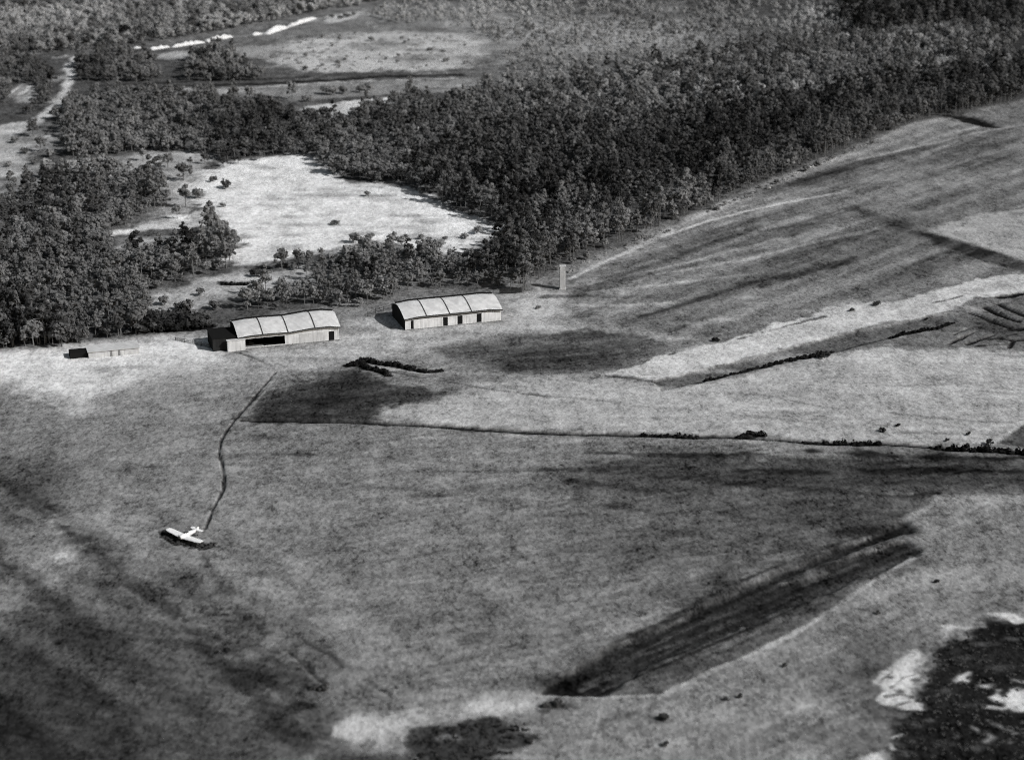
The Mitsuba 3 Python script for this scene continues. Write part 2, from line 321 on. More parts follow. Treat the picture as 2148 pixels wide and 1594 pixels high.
 ('b',-1,0.459,0.6,-68.0,1075.6,7.8,3.1),
 ('b',-1,0.486,0.6,-113.1,1070.8,3.7,5.0),
 ('b',-1,0.506,0.6,-94.5,1014.4,8.6,5.5),
 ('b',-1,0.494,0.6,-44.4,1035.1,8.3,5.7),
 ('b',-1,0.522,0.6,-21.3,1017.3,4.6,6.1),
 ('b',-1,0.459,0.6,-92.9,1092.0,4.4,4.3),
 ('b',-1,0.459,0.6,-56.0,1070.8,8.0,5.6),
 ('b',-1,0.463,0.6,-137.6,1102.1,5.8,7.4),
 ('b',-1,0.475,0.6,-22.4,1030.6,5.7,4.3),
 ('b',-1,0.51,0.6,-100.5,1107.2,8.8,6.8),
 ('b',-1,0.467,0.6,-122.3,1041.1,7.5,4.7),
 ('b',-1,0.463,0.6,-23.2,1008.7,5.0,6.4),
 ('b',-1,0.494,0.6,-80.5,1051.9,7.9,7.1),
 ('b',-1,0.51,0.6,-67.8,989.0,3.5,5.8),
 ('b',-1,0.545,0.6,-89.1,1102.1,3.6,5.9),
 ('b',-1,0.455,0.6,-133.8,682.3,2.3,3.0),
 ('b',-1,0.447,0.6,-152.2,718.5,4.2,3.2),
 ('b',-1,0.545,0.6,-153.1,757.7,4.6,6.0),
 ('b',-1,0.416,0.6,-137.9,738.0,4.5,4.4),
 ('b',-1,0.408,0.6,-169.1,767.9,4.3,6.4),
 ('b',-1,0.443,0.6,-146.9,691.4,3.7,5.2),
 ('b',-1,0.451,0.6,-129.7,691.4,1.6,4.0),
 ('b',-1,0.455,0.6,-144.0,765.3,2.9,2.6),
 ('b',-1,0.467,0.6,-151.6,740.4,4.2,4.0),
 ('b',-1,0.537,0.6,-114.8,689.9,3.7,4.5),
 ('b',-1,0.451,0.6,-133.3,691.4,3.5,4.5),
 ('b',-1,0.404,0.6,-144.7,752.7,2.1,4.0),
 ('b',-1,0.506,0.6,-132.2,695.6,2.7,5.4),
 ('b',-1,0.404,0.6,-145.7,700.7,4.1,4.6),
 ('b',-1,0.502,0.6,-114.4,680.9,4.2,4.6),
 ('b',-1,0.475,0.6,-142.4,762.8,4.8,3.6),
 ('b',-1,0.455,0.6,-119.8,720.8,1.7,3.8),
 ('b',-1,0.533,0.6,-151.1,708.0,4.5,4.5),
 ('b',-1,0.502,0.6,-154.9,775.7,3.7,5.8),
 ('b',-1,0.427,0.6,-138.1,682.3,2.6,3.0),
 ('b',-1,0.42,0.6,-127.9,680.9,3.5,4.7),
 ('b',-1,0.482,0.6,-163.4,781.9,4.8,6.6),
 ('b',-1,0.459,0.6,-132.8,735.7,3.6,6.0),
 ('b',-1,0.486,0.6,-154.3,752.7,5.0,3.2),
 ('b',-1,0.482,0.6,-170.9,774.8,3.9,3.4),
 ('b',-1,0.494,0.6,-151.8,714.8,3.8,5.0),
 ('b',-1,0.471,0.6,-113.3,593.3,4.0,2.5),
 ('b',-1,0.482,0.6,-73.4,584.3,2.0,3.4),
 ('b',-1,0.384,0.6,-74.9,593.3,1.8,2.0),
 ('b',-1,0.443,0.6,-114.9,611.5,1.7,3.9),
 ('b',-1,0.467,0.6,-77.8,575.5,3.3,3.9),
 ('b',-1,0.486,0.6,-68.3,585.3,1.7,1.8),
 ('b',-1,0.416,0.6,-115.7,608.1,2.7,3.6),
 ('b',-1,0.42,0.6,-82.3,615.5,3.0,2.8),
 ('b',-1,0.416,0.6,-109.5,586.9,3.2,2.9),
 ('b',-1,0.38,0.6,-66.3,569.0,3.4,3.3),
 ('b',-1,0.427,0.6,-104.8,613.2,2.4,3.8),
 ('b',-1,0.408,0.6,-71.6,598.7,2.8,3.5),
 ('b',-1,0.408,0.6,-76.9,588.0,2.3,3.8),
 ('b',-1,0.424,0.6,-94.1,617.2,2.1,3.6),
 ('b',-1,0.384,0.6,-114.8,604.8,2.8,4.4),
 ('b',-1,0.482,0.6,-90.4,598.2,1.7,2.6),
 ('b',-1,0.463,0.6,-79.5,619.5,2.4,1.8),
 ('b',-1,0.416,0.6,-104.2,594.4,2.8,1.8),
 ('b',-1,0.424,0.6,-101.5,568.0,2.5,1.7),
 ('b',-1,0.455,0.6,-98.9,569.0,2.7,1.6),
 ('b',-1,0.424,0.6,-94.6,577.6,3.0,3.8),
 ('b',-1,0.376,0.6,-83.5,584.8,1.4,3.6),
 ('b',-1,0.471,0.6,-93.0,573.0,3.8,2.5),
 ('b',-1,0.478,0.6,-65.5,578.6,1.8,3.5),
 ('b',-1,0.627,0.55,-0.5,1018.8,7.4,10.3),
 ('b',-1,0.431,0.55,-31.7,1119.2,13.1,8.9),
 ('b',-1,0.373,0.55,-52.7,1122.7,9.8,18.4),
 ('b',-1,0.357,0.55,99.8,1181.6,15.5,21.0),
 ('b',-1,0.42,0.55,38.2,1197.2,16.9,21.3),
 ('b',-1,0.471,0.55,-85.5,1185.4,9.1,18.4),
 ('b',-1,0.396,0.55,-10.0,1056.5,10.8,17.2),
 ('b',-1,0.384,0.55,61.4,1209.2,13.8,13.7),
 ('b',-1,0.514,0.55,-11.4,1117.5,16.4,10.2),
 ('b',-1,0.502,0.55,30.9,1166.3,14.2,9.6),
 ('b',-1,0.357,0.55,11.2,1070.8,13.6,11.4),
 ('b',-1,0.573,0.55,16.0,1090.3,6.0,12.7),
 ('b',-1,0.447,0.55,-80.9,1138.7,5.9,11.3),
 ('b',-1,0.608,0.55,5.1,1080.5,9.4,12.9),
 ('b',-1,0.612,0.55,54.8,1026.1,15.4,9.3),
 ('b',-1,0.373,0.55,-49.0,1027.6,9.8,13.9),
 ('b',-1,0.608,0.55,21.7,1136.9,9.0,14.5),
 ('b',-1,0.451,0.55,88.9,1197.2,11.8,16.2),
 ('b',-1,0.369,0.55,-44.9,1122.7,6.7,11.5),
 ('b',-1,0.424,0.55,-53.0,1020.3,7.9,14.2),
 ('b',-1,0.58,0.55,67.7,1166.3,13.0,13.0),
 ('b',-1,0.424,0.55,43.8,1170.1,16.0,13.8),
 ('b',-1,0.392,0.55,103.0,1187.4,6.5,18.3),
 ('b',-1,0.365,0.55,30.7,1229.7,16.1,16.0),
 ('b',-1,0.514,0.55,100.0,1221.4,7.5,18.9),
 ('b',-1,0.416,0.55,37.4,1088.7,15.7,8.3),
 ('b',-1,0.376,0.55,-71.4,1074.0,6.1,11.9),
 ('b',-1,0.549,0.55,42.8,1033.6,5.9,13.0),
 ('b',-1,0.561,0.55,92.2,1201.2,8.9,12.5),
 ('b',-1,0.494,0.55,-82.7,1059.7,14.8,11.8),
 ('b',-1,0.424,0.55,-58.1,1177.7,16.9,10.7),
 ('b',-1,0.376,0.55,-70.8,1145.9,10.5,15.6),
 ('b',-1,0.392,0.55,49.1,1187.4,11.8,17.5),
 ('b',-1,0.604,0.55,4.6,1097.0,7.1,10.2),
 ('b',-1,0.6,0.55,14.0,1105.4,11.6,15.0),
 ('b',-1,0.584,0.55,-0.8,1055.0,8.4,7.8),
 ('b',-1,0.596,0.55,-34.6,1144.1,8.8,15.6),
 ('b',-1,0.384,0.55,40.8,1021.7,13.0,9.7),
 ('b',-1,0.584,0.55,-64.3,1085.4,11.6,7.4),
 ('b',-1,0.529,0.55,114.5,1138.7,13.9,10.8),
 ('b',-1,0.369,0.6,-206.9,801.9,2.0,7.4),
 ('b',-1,0.365,0.6,-186.4,716.3,2.6,3.6),
 ('b',-1,0.494,0.6,-175.2,727.8,3.3,3.3),
 ('b',-1,0.357,0.6,-211.3,821.0,4.0,5.2),
 ('b',-1,0.498,0.6,-207.8,771.4,5.1,5.5),
 ('b',-1,0.373,0.6,-198.0,730.9,3.6,3.2),
 ('b',-1,0.42,0.6,-182.6,766.2,2.7,5.9),
 ('b',-1,0.384,0.6,-187.2,785.5,3.6,8.2),
 ('b',-1,0.498,0.6,-195.7,751.9,2.9,7.0),
 ('b',-1,0.361,0.6,-211.7,836.8,5.5,6.5),
 ('b',-1,0.443,0.6,-183.9,709.5,3.3,3.9),
 ('b',-1,0.427,0.6,-200.4,815.2,4.8,6.9),
 ('b',-1,0.463,0.6,-220.4,824.9,4.6,4.1),
 ('b',-1,0.38,0.6,-198.2,838.9,2.3,6.4),
 ('b',-1,0.38,0.6,-181.3,717.8,4.0,3.2),
 ('b',-1,0.408,0.6,-205.4,816.1,2.1,7.6),
 ('b',-1,0.404,0.6,-197.6,731.7,3.7,5.8),
 ('b',-1,0.498,0.6,-184.2,715.5,2.6,4.2),
 ('b',-1,0.42,0.6,-201.8,838.9,3.4,9.6),
 ('b',-1,0.471,0.6,-201.6,748.6,4.2,3.0),
 ('b',-1,0.486,0.6,-192.5,805.7,4.3,5.7),
 ('b',-1,0.408,0.6,-182.0,745.3,4.2,5.4),
 ('b',-1,0.478,0.6,-187.3,754.4,2.3,5.5),
 ('b',-1,0.475,0.6,-199.8,727.8,4.5,3.0),
 ('b',-1,0.373,0.6,-197.3,776.6,2.6,8.2),
 ('b',-1,0.482,0.6,-198.2,819.0,4.3,5.7),
 ('b',-1,0.396,0.6,-204.4,820.0,1.9,7.3),
 ('b',-1,0.431,0.6,-186.4,734.9,3.2,4.3),
 ('b',-1,0.447,0.6,-195.9,794.5,4.6,5.8),
 ('b',-1,0.392,0.6,-210.6,852.2,5.2,4.7),
 ('b',-1,0.659,0.7,-276.6,1041.1,2.1,8.0),
 ('b',-1,0.604,0.7,-228.7,905.2,3.2,3.6),
 ('b',-1,0.631,0.7,-216.7,909.9,4.4,7.2),
 ('b',-1,0.631,0.7,-216.6,897.1,1.6,8.5),
 ('b',-1,0.522,0.7,-230.3,1005.8,3.0,5.0),
 ('b',-1,0.553,0.7,-260.1,1026.1,1.8,7.5),
 ('b',-1,0.584,0.7,-236.3,915.9,2.1,9.3),
 ('b',-1,0.553,0.7,-215.7,921.9,3.0,6.4),
 ('b',-1,0.6,0.7,-261.7,1039.6,4.7,9.8),
 ('b',-1,0.659,0.7,-217.1,923.1,4.4,9.2),
 ('b',-1,0.639,0.7,-229.6,967.4,3.9,9.8),
 ('b',-1,0.549,0.7,-231.5,962.1,2.9,5.6),
 ('b',-1,0.549,0.7,-220.9,909.9,3.2,8.5),
 ('b',-1,0.627,0.7,-260.1,1026.1,3.1,5.5),
 ('b',-1,0.659,0.8,-130.5,653.6,10.1,6.4),
 ('b',-1,0.659,0.8,-124.2,676.8,8.7,5.4),
 ('b',-1,0.659,0.8,-135.4,644.2,6.6,5.0),
 ('b',-1,0.659,0.8,-115.8,656.9,6.8,6.5),
 ('b',-1,0.471,0.8,-109.1,586.9,7.7,10.5),
 ('b',-1,0.471,0.8,-109.5,571.5,6.0,7.0),
 ('b',-1,0.486,0.5,-23.7,324.6,2.4,0.8),
 ('b',-1,0.565,0.5,-33.7,313.4,3.3,1.0),
 ('b',-1,0.486,0.5,1.3,323.1,1.3,0.7),
 ('b',-1,0.518,0.5,-10.9,309.2,3.2,1.1),
 ('b',-1,0.522,0.5,1.0,312.1,1.7,1.1),
 ('b',-1,0.494,0.5,-17.0,307.8,1.9,1.5),
 ('b',-1,0.49,0.5,-31.3,313.5,2.9,1.3),
 ('b',-1,0.51,0.5,-30.1,309.7,2.0,1.5),
 ('b',-1,0.537,0.5,-4.4,318.2,1.5,1.2),
 ('b',-1,0.561,0.5,-30.7,311.4,2.8,0.7),
 ('b',-1,0.514,0.5,-14.5,315.0,1.6,0.9),
 ('b',-1,0.537,0.5,-17.3,323.3,1.9,1.0),
 ('b',-1,0.561,0.5,-30.9,318.4,2.0,0.8),
 ('b',-1,0.478,0.5,-20.4,305.4,2.1,0.8),
 ('b',-1,0.478,0.5,-8.1,315.1,3.4,1.0),
 ('b',-1,0.557,0.5,-7.9,315.3,1.4,0.9),
 ('p',13,0.588,1.0,[(-116.4,576.6),(-106.3,597.6),(-97.4,611.5),(-81.9,614.3),(-69.7,620.1),(-66.7,605.9),(-79.2,592.2),(-87.4,584.3),(-96.9,576.6),(-101.3,566.5),(-112.4,562.6)],5,5,0.0,0),
 ('b',-1,0.745,0.9,-90.3,605.9,17.3,3.9),
 ('b',-1,0.745,0.9,-79.3,593.3,7.7,3.2),
 ('b',-1,0.725,0.9,-112.0,585.9,4.0,5.2),
 ('b',-1,0.706,0.6,-96.0,591.2,6.2,4.3),
 ('b',-1,0.737,0.9,-89.6,624.8,4.2,3.5),
 ('l',-1,0.157,0.9,[(-95.1,602.0),(-91.3,601.4),(-87.0,602.0)],1.2,1.5,-0.3,3),
 ('b',-1,0.478,0.7,-32.0,434.0,49.1,33.8),
 ('b',-1,0.463,0.7,-36.8,379.3,43.7,38.9),
 ('b',-1,0.439,0.6,-7.4,362.9,30.0,27.1),
 ('b',-1,0.49,0.8,-96.4,466.8,37.5,24.5),
 ('b',-1,0.518,0.5,-67.3,419.1,24.9,23.1),
 ('b',-1,0.22,0.95,97.1,437.1,51.9,13.7),
 ('b',-1,0.22,0.85,49.8,434.0,37.4,15.4),
 ('b',-1,0.282,0.75,75.3,410.6,26.6,16.7),
 ('b',-1,0.329,0.6,35.9,405.1,28.6,27.3),
 ('b',-1,0.216,0.95,-86.6,335.4,32.0,39.5),  # corner vignette painted into the ground tone, with the next blob
 ('b',-1,0.173,0.9,-87.5,311.3,37.0,19.2),
 ('b',-1,0.267,0.85,-48.5,309.5,21.1,10.4),
 ('b',-1,0.298,0.8,-118.8,416.2,14.7,31.4),
 ('b',-1,0.306,0.6,-60.7,331.5,20.5,19.4),
 ('b',-1,0.267,0.7,-40.7,335.4,10.3,11.9),
 ('b',-1,0.345,0.5,-83.0,365.1,16.2,13.7),
 ('b',-1,0.49,0.5,-124.7,459.9,14.8,13.6),
 ('b',-1,0.188,0.45,-54.3,354.0,5.9,4.3),
 ('b',-1,0.188,0.45,-88.8,384.2,6.3,4.0),
 ('b',-1,0.188,0.45,-43.0,358.4,5.0,6.6),
 ('b',-1,0.188,0.45,-79.2,372.1,4.1,4.7),
 ('b',-1,0.188,0.45,-62.5,320.2,7.2,3.7),
 ('b',-1,0.188,0.45,-84.8,349.7,5.8,3.4),
 ('b',-1,0.188,0.45,-46.3,320.2,7.2,2.6),
 ('b',-1,0.188,0.45,-89.5,323.9,6.4,5.6),
 ('b',-1,0.188,0.45,-69.7,335.4,6.6,5.9),
 ('b',-1,0.529,0.5,-66.9,372.1,6.1,3.3),
 ('b',-1,0.529,0.5,-52.6,372.1,7.1,3.8),
 ('b',-1,0.529,0.5,-34.9,356.2,6.9,3.9),
 ('b',-1,0.529,0.5,-45.6,384.2,6.3,3.0),
 ('b',-1,0.529,0.5,-21.0,397.0,8.6,3.2),
 ('b',-1,0.529,0.5,-6.6,374.5,7.2,2.9),
 ('b',-1,0.529,0.5,7.5,358.4,5.9,2.7),
 ('b',-1,0.529,0.5,-13.9,347.6,6.8,2.9),
 ('b',-1,0.529,0.5,-1.3,338.4,7.5,2.8),
 ('b',-1,0.529,0.5,-29.1,331.5,6.5,2.3),
 ('b',-1,0.529,0.5,-56.6,405.1,7.7,2.7),
 ('b',-1,0.529,0.5,-37.6,446.6,9.6,2.6),
 ('b',-1,0.529,0.5,-56.2,339.4,4.8,2.8),
 ('b',-1,0.529,0.5,-71.7,358.4,5.0,3.1),
 ('b',-1,0.529,0.5,-52.0,446.6,7.2,2.6),
 ('b',-1,0.275,0.5,14.5,390.5,3.2,1.5),
 ('b',-1,0.275,0.5,4.7,367.4,2.4,2.3),
 ('b',-1,0.275,0.5,-7.1,347.6,4.8,2.9),
 ('b',-1,0.275,0.5,12.2,347.6,3.9,2.1),
 ('b',-1,0.275,0.5,-19.8,422.0,6.8,1.8),
 ('b',-1,0.275,0.5,-3.9,419.1,9.0,1.7),
 ('b',-1,0.275,0.5,-40.5,397.0,4.3,1.6),
 ('b',-1,0.275,0.5,11.8,410.6,6.7,1.4),
 ('b',-1,0.275,0.5,-20.9,372.1,5.1,2.1),
 ('b',-1,0.549,0.5,-89.7,399.7,3.3,2.1),
 ('b',-1,0.549,0.5,-98.2,409.2,3.3,2.2),
 ('b',-1,0.549,0.5,-55.8,381.7,5.2,1.5),
 ('b',-1,0.549,0.5,-68.8,384.2,6.3,1.2),
 ('b',-1,0.686,0.95,-99.7,387.2,3.6,3.3),
 ('b',-1,0.529,0.6,-95.9,383.0,6.3,5.4),
 ('l',-1,0.345,0.7,[(-62.0,449.9),(-32.8,446.6),(-8.8,441.8)],3,2,0.0,1.6),
 ('l',-1,0.361,0.7,[(-52.7,431.0),(-20.0,425.0),(12.2,427.9)],3,2,0.0,1.6),
 ('l',-1,0.235,0.7,[(-22.8,437.1),(14.9,438.7),(50.6,441.8)],3,2,0.0,1.6),
 ('l',-1,0.196,0.7,[(9.0,438.7),(49.8,434.0),(91.3,437.1)],3,2,0.0,1.6),
 ('l',-1,0.196,0.7,[(48.7,446.6),(86.6,444.1),(127.5,441.8)],3,2,0.0,1.6),
 ('l',-1,0.18,0.7,[(61.1,431.0),(95.7,429.5),(124.8,431.0)],3,2,0.0,1.6),
 ('l',-1,0.361,0.7,[(-68.4,461.6),(-45.7,456.5),(-21.1,453.2)],3,2,0.0,1.6),
 ('l',-1,0.275,0.7,[(-73.8,448.3),(-62.0,449.9),(-52.2,448.3)],3,2,0.0,1.6),
 ('l',-1,0.463,0.6,[(-21.3,456.5),(27.3,449.9),(75.3,448.3)],3.5,2,0.0,1.5),
 ('l',-1,0.478,0.6,[(-52.9,412.0),(-19.3,407.8),(14.1,412.0)],3.5,2,0.0,1.5),
 ('l',-1,0.373,0.6,[(34.9,422.0),(59.6,419.1),(83.3,425.0)],3.5,2,0.0,1.5),
 ('l',-1,0.412,0.6,[(23.5,379.3),(36.6,386.7),(52.6,397.0)],3.5,2,0.0,1.5),
 ('l',-1,0.149,0.9,[(21.2,449.9),(45.1,447.3),(63.4,449.2)],2.2,2.4,0.0,2.6),
 ('l',-1,0.11,0.9,[(75.6,450.6),(99.1,447.3),(128.6,446.0)],2.2,2.4,0.0,2.6),
 ('l',-1,0.102,0.9,[(56.2,438.7),(79.4,436.5),(103.4,438.7),(126.3,437.1)],2.2,2.4,0.0,2.6),
 ('l',-1,0.141,0.9,[(35.8,434.0),(60.8,428.5),(81.0,425.0)],2.2,2.4,0.0,2.6),
 ('l',-1,0.133,0.9,[(83.1,423.5),(94.2,422.0),(101.4,423.5)],2.2,2.4,0.0,2.6),
 ('l',-1,0.204,0.9,[(14.6,431.0),(29.5,426.4),(43.1,425.0)],2.2,2.4,0.0,2.6),
 ('l',-1,0.157,0.9,[(65.1,417.7),(81.3,413.4),(90.9,410.6)],2.2,2.4,0.0,2.6),
 ('l',-1,0.188,0.9,[(47.6,412.0),(63.6,406.4),(78.2,407.8)],2.2,2.4,0.0,2.6),
 ('l',-1,0.212,0.9,[(33.5,402.3),(48.2,397.0)],2.2,2.4,0.0,2.6),
 ('l',-1,0.251,0.9,[(23.2,416.2),(36.4,412.0)],2.2,2.4,0.0,2.6),
 ('l',-1,0.345,0.6,[(33.4,451.5),(51.6,452.5),(69.6,450.6)],2.0,2,0.0,1.2),
 ('l',-1,0.329,0.6,[(98.1,441.8),(113.7,442.8),(127.4,441.5)],2.0,2,0.0,1.2),
 ('l',-1,0.345,0.6,[(60.0,422.0),(78.0,420.3)],2.0,2,0.0,1.2),
 ('l',-1,0.361,0.6,[(26.4,434.0),(44.8,430.4)],2.0,2,0.0,1.2),
 ('l',-1,0.306,0.6,[(107.6,431.0),(124.5,429.8)],2.0,2,0.0,1.2),
 ('l',-1,0.227,0.65,[(-124.8,431.0),(-102.2,402.3),(-84.2,376.9),(-68.8,358.4)],3,2.5,0.0,2.2),
 ('l',-1,0.227,0.65,[(-110.1,407.8),(-91.9,384.2),(-75.9,365.1)],3,2.5,0.0,2.2),
 ('l',-1,0.227,0.65,[(-68.1,386.7),(-57.2,360.6),(-49.9,349.7)],3,2.5,0.0,2.2),
 ('l',-1,0.227,0.65,[(-74.9,365.1),(-56.6,335.4),(-46.3,320.2)],3,2.5,0.0,2.2),
 ('l',-1,0.165,0.8,[(-44.6,342.2),(-40.8,337.0),(-38.0,331.5),(-36.1,329.2)],0.7,0.8,-0.3,1.0),
 ('l',-1,0.471,0.35,[(-45.3,341.8),(-41.6,335.8),(-38.3,330.5)],0.9,0.5,0.0,0.7),
 ('l',-1,0.204,0.7,[(-42.2,347.2),(-36.5,341.4),(-33.2,335.8)],1.0,0.6,-0.2,1.0),
 ('p',14,0.035,1.0,[(-80.6,400.7),(-79.4,403.4),(-76.3,399.1),(-72.7,396.0),(-69.3,394.4),(-67.0,394.9),(-67.0,392.3),(-69.3,390.8),(-72.6,391.8),(-76.2,393.9),(-79.5,397.5)],0.5,1.5,0.0,0),  # the aeroplane's shadow, painted into the ground tone
 ('l',-1,0.212,0.55,[(-112.9,384.2),(-90.6,358.4),(-72.5,335.4),(-58.4,316.6)],5,3.5,0.0,4),
 ('l',-1,0.227,0.55,[(-115.7,422.0),(-93.5,397.0),(-76.7,375.7),(-61.2,354.0)],5,3.5,0.0,4),
 ('l',-1,0.376,0.55,[(-96.1,374.5),(-77.1,349.7),(-60.1,327.6)],5,3.5,0.0,4),
 ('l',-1,0.345,0.55,[(-107.0,360.6),(-88.4,339.4),(-73.3,320.2)],5,3.5,0.0,4),
 ('l',-1,0.439,0.55,[(-85.6,384.2),(-64.8,358.4),(-48.2,335.4)],5,3.5,0.0,4),
 ('l',-1,0.235,0.55,[(-71.4,374.5),(-53.8,349.7),(-39.9,327.6)],5,3.5,0.0,4),
 ('l',-1,0.471,0.55,[(-59.7,379.3),(-47.2,360.6),(-35.7,343.5)],5,3.5,0.0,4),
 ('l',-1,0.196,0.55,[(-100.6,335.4),(-86.0,320.2),(-75.8,306.1)],5,3.5,0.0,4),
 ('l',-1,0.188,0.55,[(-62.5,343.5),(-48.6,323.9),(-39.8,309.5)],5,3.5,0.0,4),
 ('p',15,0.804,1.0,[(-177.5,529.4),(-149.9,530.2),(-131.3,534.7),(-106.3,544.6),(-89.2,544.6),(-82.8,529.4),(-75.8,518.6),(-86.4,516.5),(-100.0,508.3),(-108.4,496.3),(-115.5,480.4),(-131.6,494.4),(-142.7,501.9),(-170.0,504.3)],10,5,0.0,0),
 ('b',-1,0.804,0.8,-134.1,516.5,23.1,12.5),
 ('b',-1,0.627,0.7,-90.6,508.3,29.5,13.0),
 ('b',-1,0.549,0.6,-99.7,484.9,31.0,14.9),
 ('b',-1,0.588,0.7,-70.1,516.5,16.3,6.7),
 ('l',-1,0.667,0.7,[(-142.7,501.9),(-132.7,493.2),(-124.4,485.6),(-117.6,478.2)],1.0,0.6,0.0,1.0),
 ('b',-1,0.471,0.5,-116.0,514.5,4.1,3.3),
 ('b',-1,0.471,0.5,-97.2,492.5,6.5,1.9),
 ('b',-1,0.471,0.5,-80.1,501.1,9.3,2.4),
 ('b',-1,0.471,0.5,-107.8,486.8,3.9,2.6),
 ('b',-1,0.471,0.5,-106.9,516.5,5.4,2.1),
 ('p',16,0.659,1.0,[(-85.5,529.4),(-66.6,534.7),(-51.1,541.9),(-45.4,552.1),(-32.4,551.1),(-3.5,558.7),(-2.1,576.6),(8.7,594.4),(17.8,591.2),(23.5,576.6),(12.6,560.7),(32.7,552.1),(56.3,541.9),(46.1,538.2),(25.2,545.1),(-3.4,547.4),(-16.2,540.5),(-29.8,529.4),(-43.4,524.2),(-59.1,515.7),(-70.1,516.5)],8,6,0.0,0),
 ('b',-1,0.698,0.9,-40.1,559.2,10.2,6.7),
 ('b',-1,0.686,0.9,7.0,584.3,9.1,8.3),
 ('b',-1,0.675,0.6,-47.6,542.8,7.1,6.4),
 ('b',-1,0.647,0.7,3.8,564.1,11.8,4.9),
 ('b',-1,0.471,0.5,-24.8,541.9,8.5,2.3),
 ('b',-1,0.471,0.5,-35.5,531.6,8.4,1.8),
 ('b',-1,0.471,0.5,-58.4,522.9,8.3,3.0),
 ('b',-1,0.471,0.5,-16.4,547.4,8.6,1.9),
 ('l',-1,0.647,0.7,[(-52.3,531.6),(-24.6,537.3),(-3.5,549.7),(25.3,547.4),(54.8,541.0)],3,2,0.0,2.2),
 ('l',-1,0.282,0.75,[(-100.2,541.9),(-92.3,537.3),(-83.1,531.6),(-76.9,527.2),(-68.8,517.4)],0.9,0.7,-0.3,1.3),
 ('p',17,0.251,1.0,[(-70.0,474.6),(-69.8,492.5),(-63.2,504.3),(-53.1,510.3),(-44.7,514.5),(-33.8,502.3),(-16.9,494.0),(-23.7,485.6),(-34.9,478.2),(-37.0,472.5),(-54.5,471.0)],6,7,0.0,0),
 ('b',-1,0.157,0.7,-49.8,488.7,11.7,8.3),
 ('b',-1,0.165,0.7,-44.6,504.3,8.0,7.2),
 ('b',-1,0.188,0.6,-60.3,477.5,11.4,4.4),
 ('b',-1,0.188,0.7,-47.3,474.6,10.1,2.9),
 ('p',-1,0.322,1.0,[(-20.2,534.7),(0.9,546.5),(25.5,553.0),(39.5,545.1),(45.8,533.8),(33.6,517.4),(14.3,509.1),(-3.3,514.5),(-15.7,522.9)],9,7,0.0,0),
 ('b',-1,0.204,0.85,14.7,525.9,20.9,8.6),
 ('b',-1,0.235,0.7,23.7,545.1,17.2,4.1),
 ('b',-1,0.22,0.7,4.9,516.5,15.0,4.2),
 ('l',-1,0.412,0.5,[(-15.9,531.6),(10.7,537.3),(37.8,541.9)],2.2,1.2,0.0,1.2),
 ('l',-1,0.412,0.5,[(-19.9,524.2),(3.6,525.0),(25.9,529.4)],2.2,1.2,0.0,1.2),
 ('l',-1,0.412,0.5,[(-10.5,540.5),(10.8,540.0),(26.3,537.3)],2.2,1.2,0.0,1.2),
 ('p',18,0.416,1.0,[(19.6,597.6),(42.4,641.1),(71.6,687.1),(106.3,735.7),(133.9,779.2),(170.4,814.2),(231.2,852.2),(170.4,611.5),(152.0,605.9),(126.3,586.9),(92.3,564.1),(57.6,540.5),(39.9,552.1),(15.7,566.5)],9,5,0.0,0),
 ('b',-1,0.471,0.6,113.1,705.1,36.2,29.4),
 ('b',-1,0.478,0.6,166.2,743.7,30.4,32.4),
 ('b',-1,0.361,0.6,201.0,786.4,24.0,26.9),
 ('b',-1,0.463,0.6,83.5,586.9,24.5,9.5),
 ('b',-1,0.478,0.6,51.6,571.5,17.9,8.0),
 ('b',-1,0.431,0.5,126.8,631.9,26.1,18.0),
 ('p',19,0.486,1.0,[(131.9,779.2),(149.0,809.5),(162.8,828.8),(183.0,856.4),(197.1,867.1),(208.0,852.2),(213.1,841.9),(192.8,822.0),(168.2,802.9),(144.3,781.9)],5,3,0.0,0),
 ('p',-1,0.439,1.0,[(207.7,870.3),(226.1,892.6),(261.5,924.3),(241.6,849.1),(223.1,852.2),(214.0,859.6)],6,4,0.0,0),
 ('p',20,0.102,1,[(201.2,875.8),(212.6,872.5),(217.3,859.6),(218.3,846.0),(211.1,847.0),(203.8,862.8)],3,3,-0.6,0),
 ('l',-1,0.282,0.75,[(97.8,727.8),(119.7,750.2),(142.8,773.1),(174.4,802.9)],5,3,0.0,7),
 ('l',-1,0.549,0.85,[(25.1,620.1),(42.6,644.2),(63.8,678.1),(87.3,716.3),(112.3,751.9),(133.9,779.2),(152.3,793.6)],5,3.5,0.0,6),
 ('l',-1,0.659,0.7,[(42.6,644.2),(64.0,680.2),(85.0,712.5),(108.8,739.6),(113.1,743.7)],3,2,0.0,2.6),
 ('l',21,0.675,0.95,[(19.2,606.4),(30.1,624.2),(42.5,642.9),(55.6,662.1),(70.9,679.5),(86.6,694.2),(102.6,707.3),(127.0,723.9)],1.2,0.5,0.0,2.0),
 ('l',-1,0.549,0.75,[(127.0,723.9),(144.6,750.2),(163.3,777.5),(188.0,809.5)],2.0,0.5,0.0,2.2),
 ('l',22,0.588,0.9,[(144.3,781.9),(168.1,801.9),(190.3,820.0),(211.3,838.9),(234.4,854.3)],1.5,0.5,0.0,2.4),
 ('l',-1,0.596,0.8,[(19.6,597.6),(52.4,620.1),(80.8,644.2),(95.8,656.9)],2.6,1.6,0.0,2.0),
 ('l',-1,0.604,0.8,[(25.5,591.2),(50.8,599.8),(80.3,611.5)],2.6,1.6,0.0,2.0),
 ('l',-1,0.596,0.8,[(48.5,611.5),(79.1,628.9),(105.1,650.5),(132.1,670.0)],2.6,1.6,0.0,2.0),
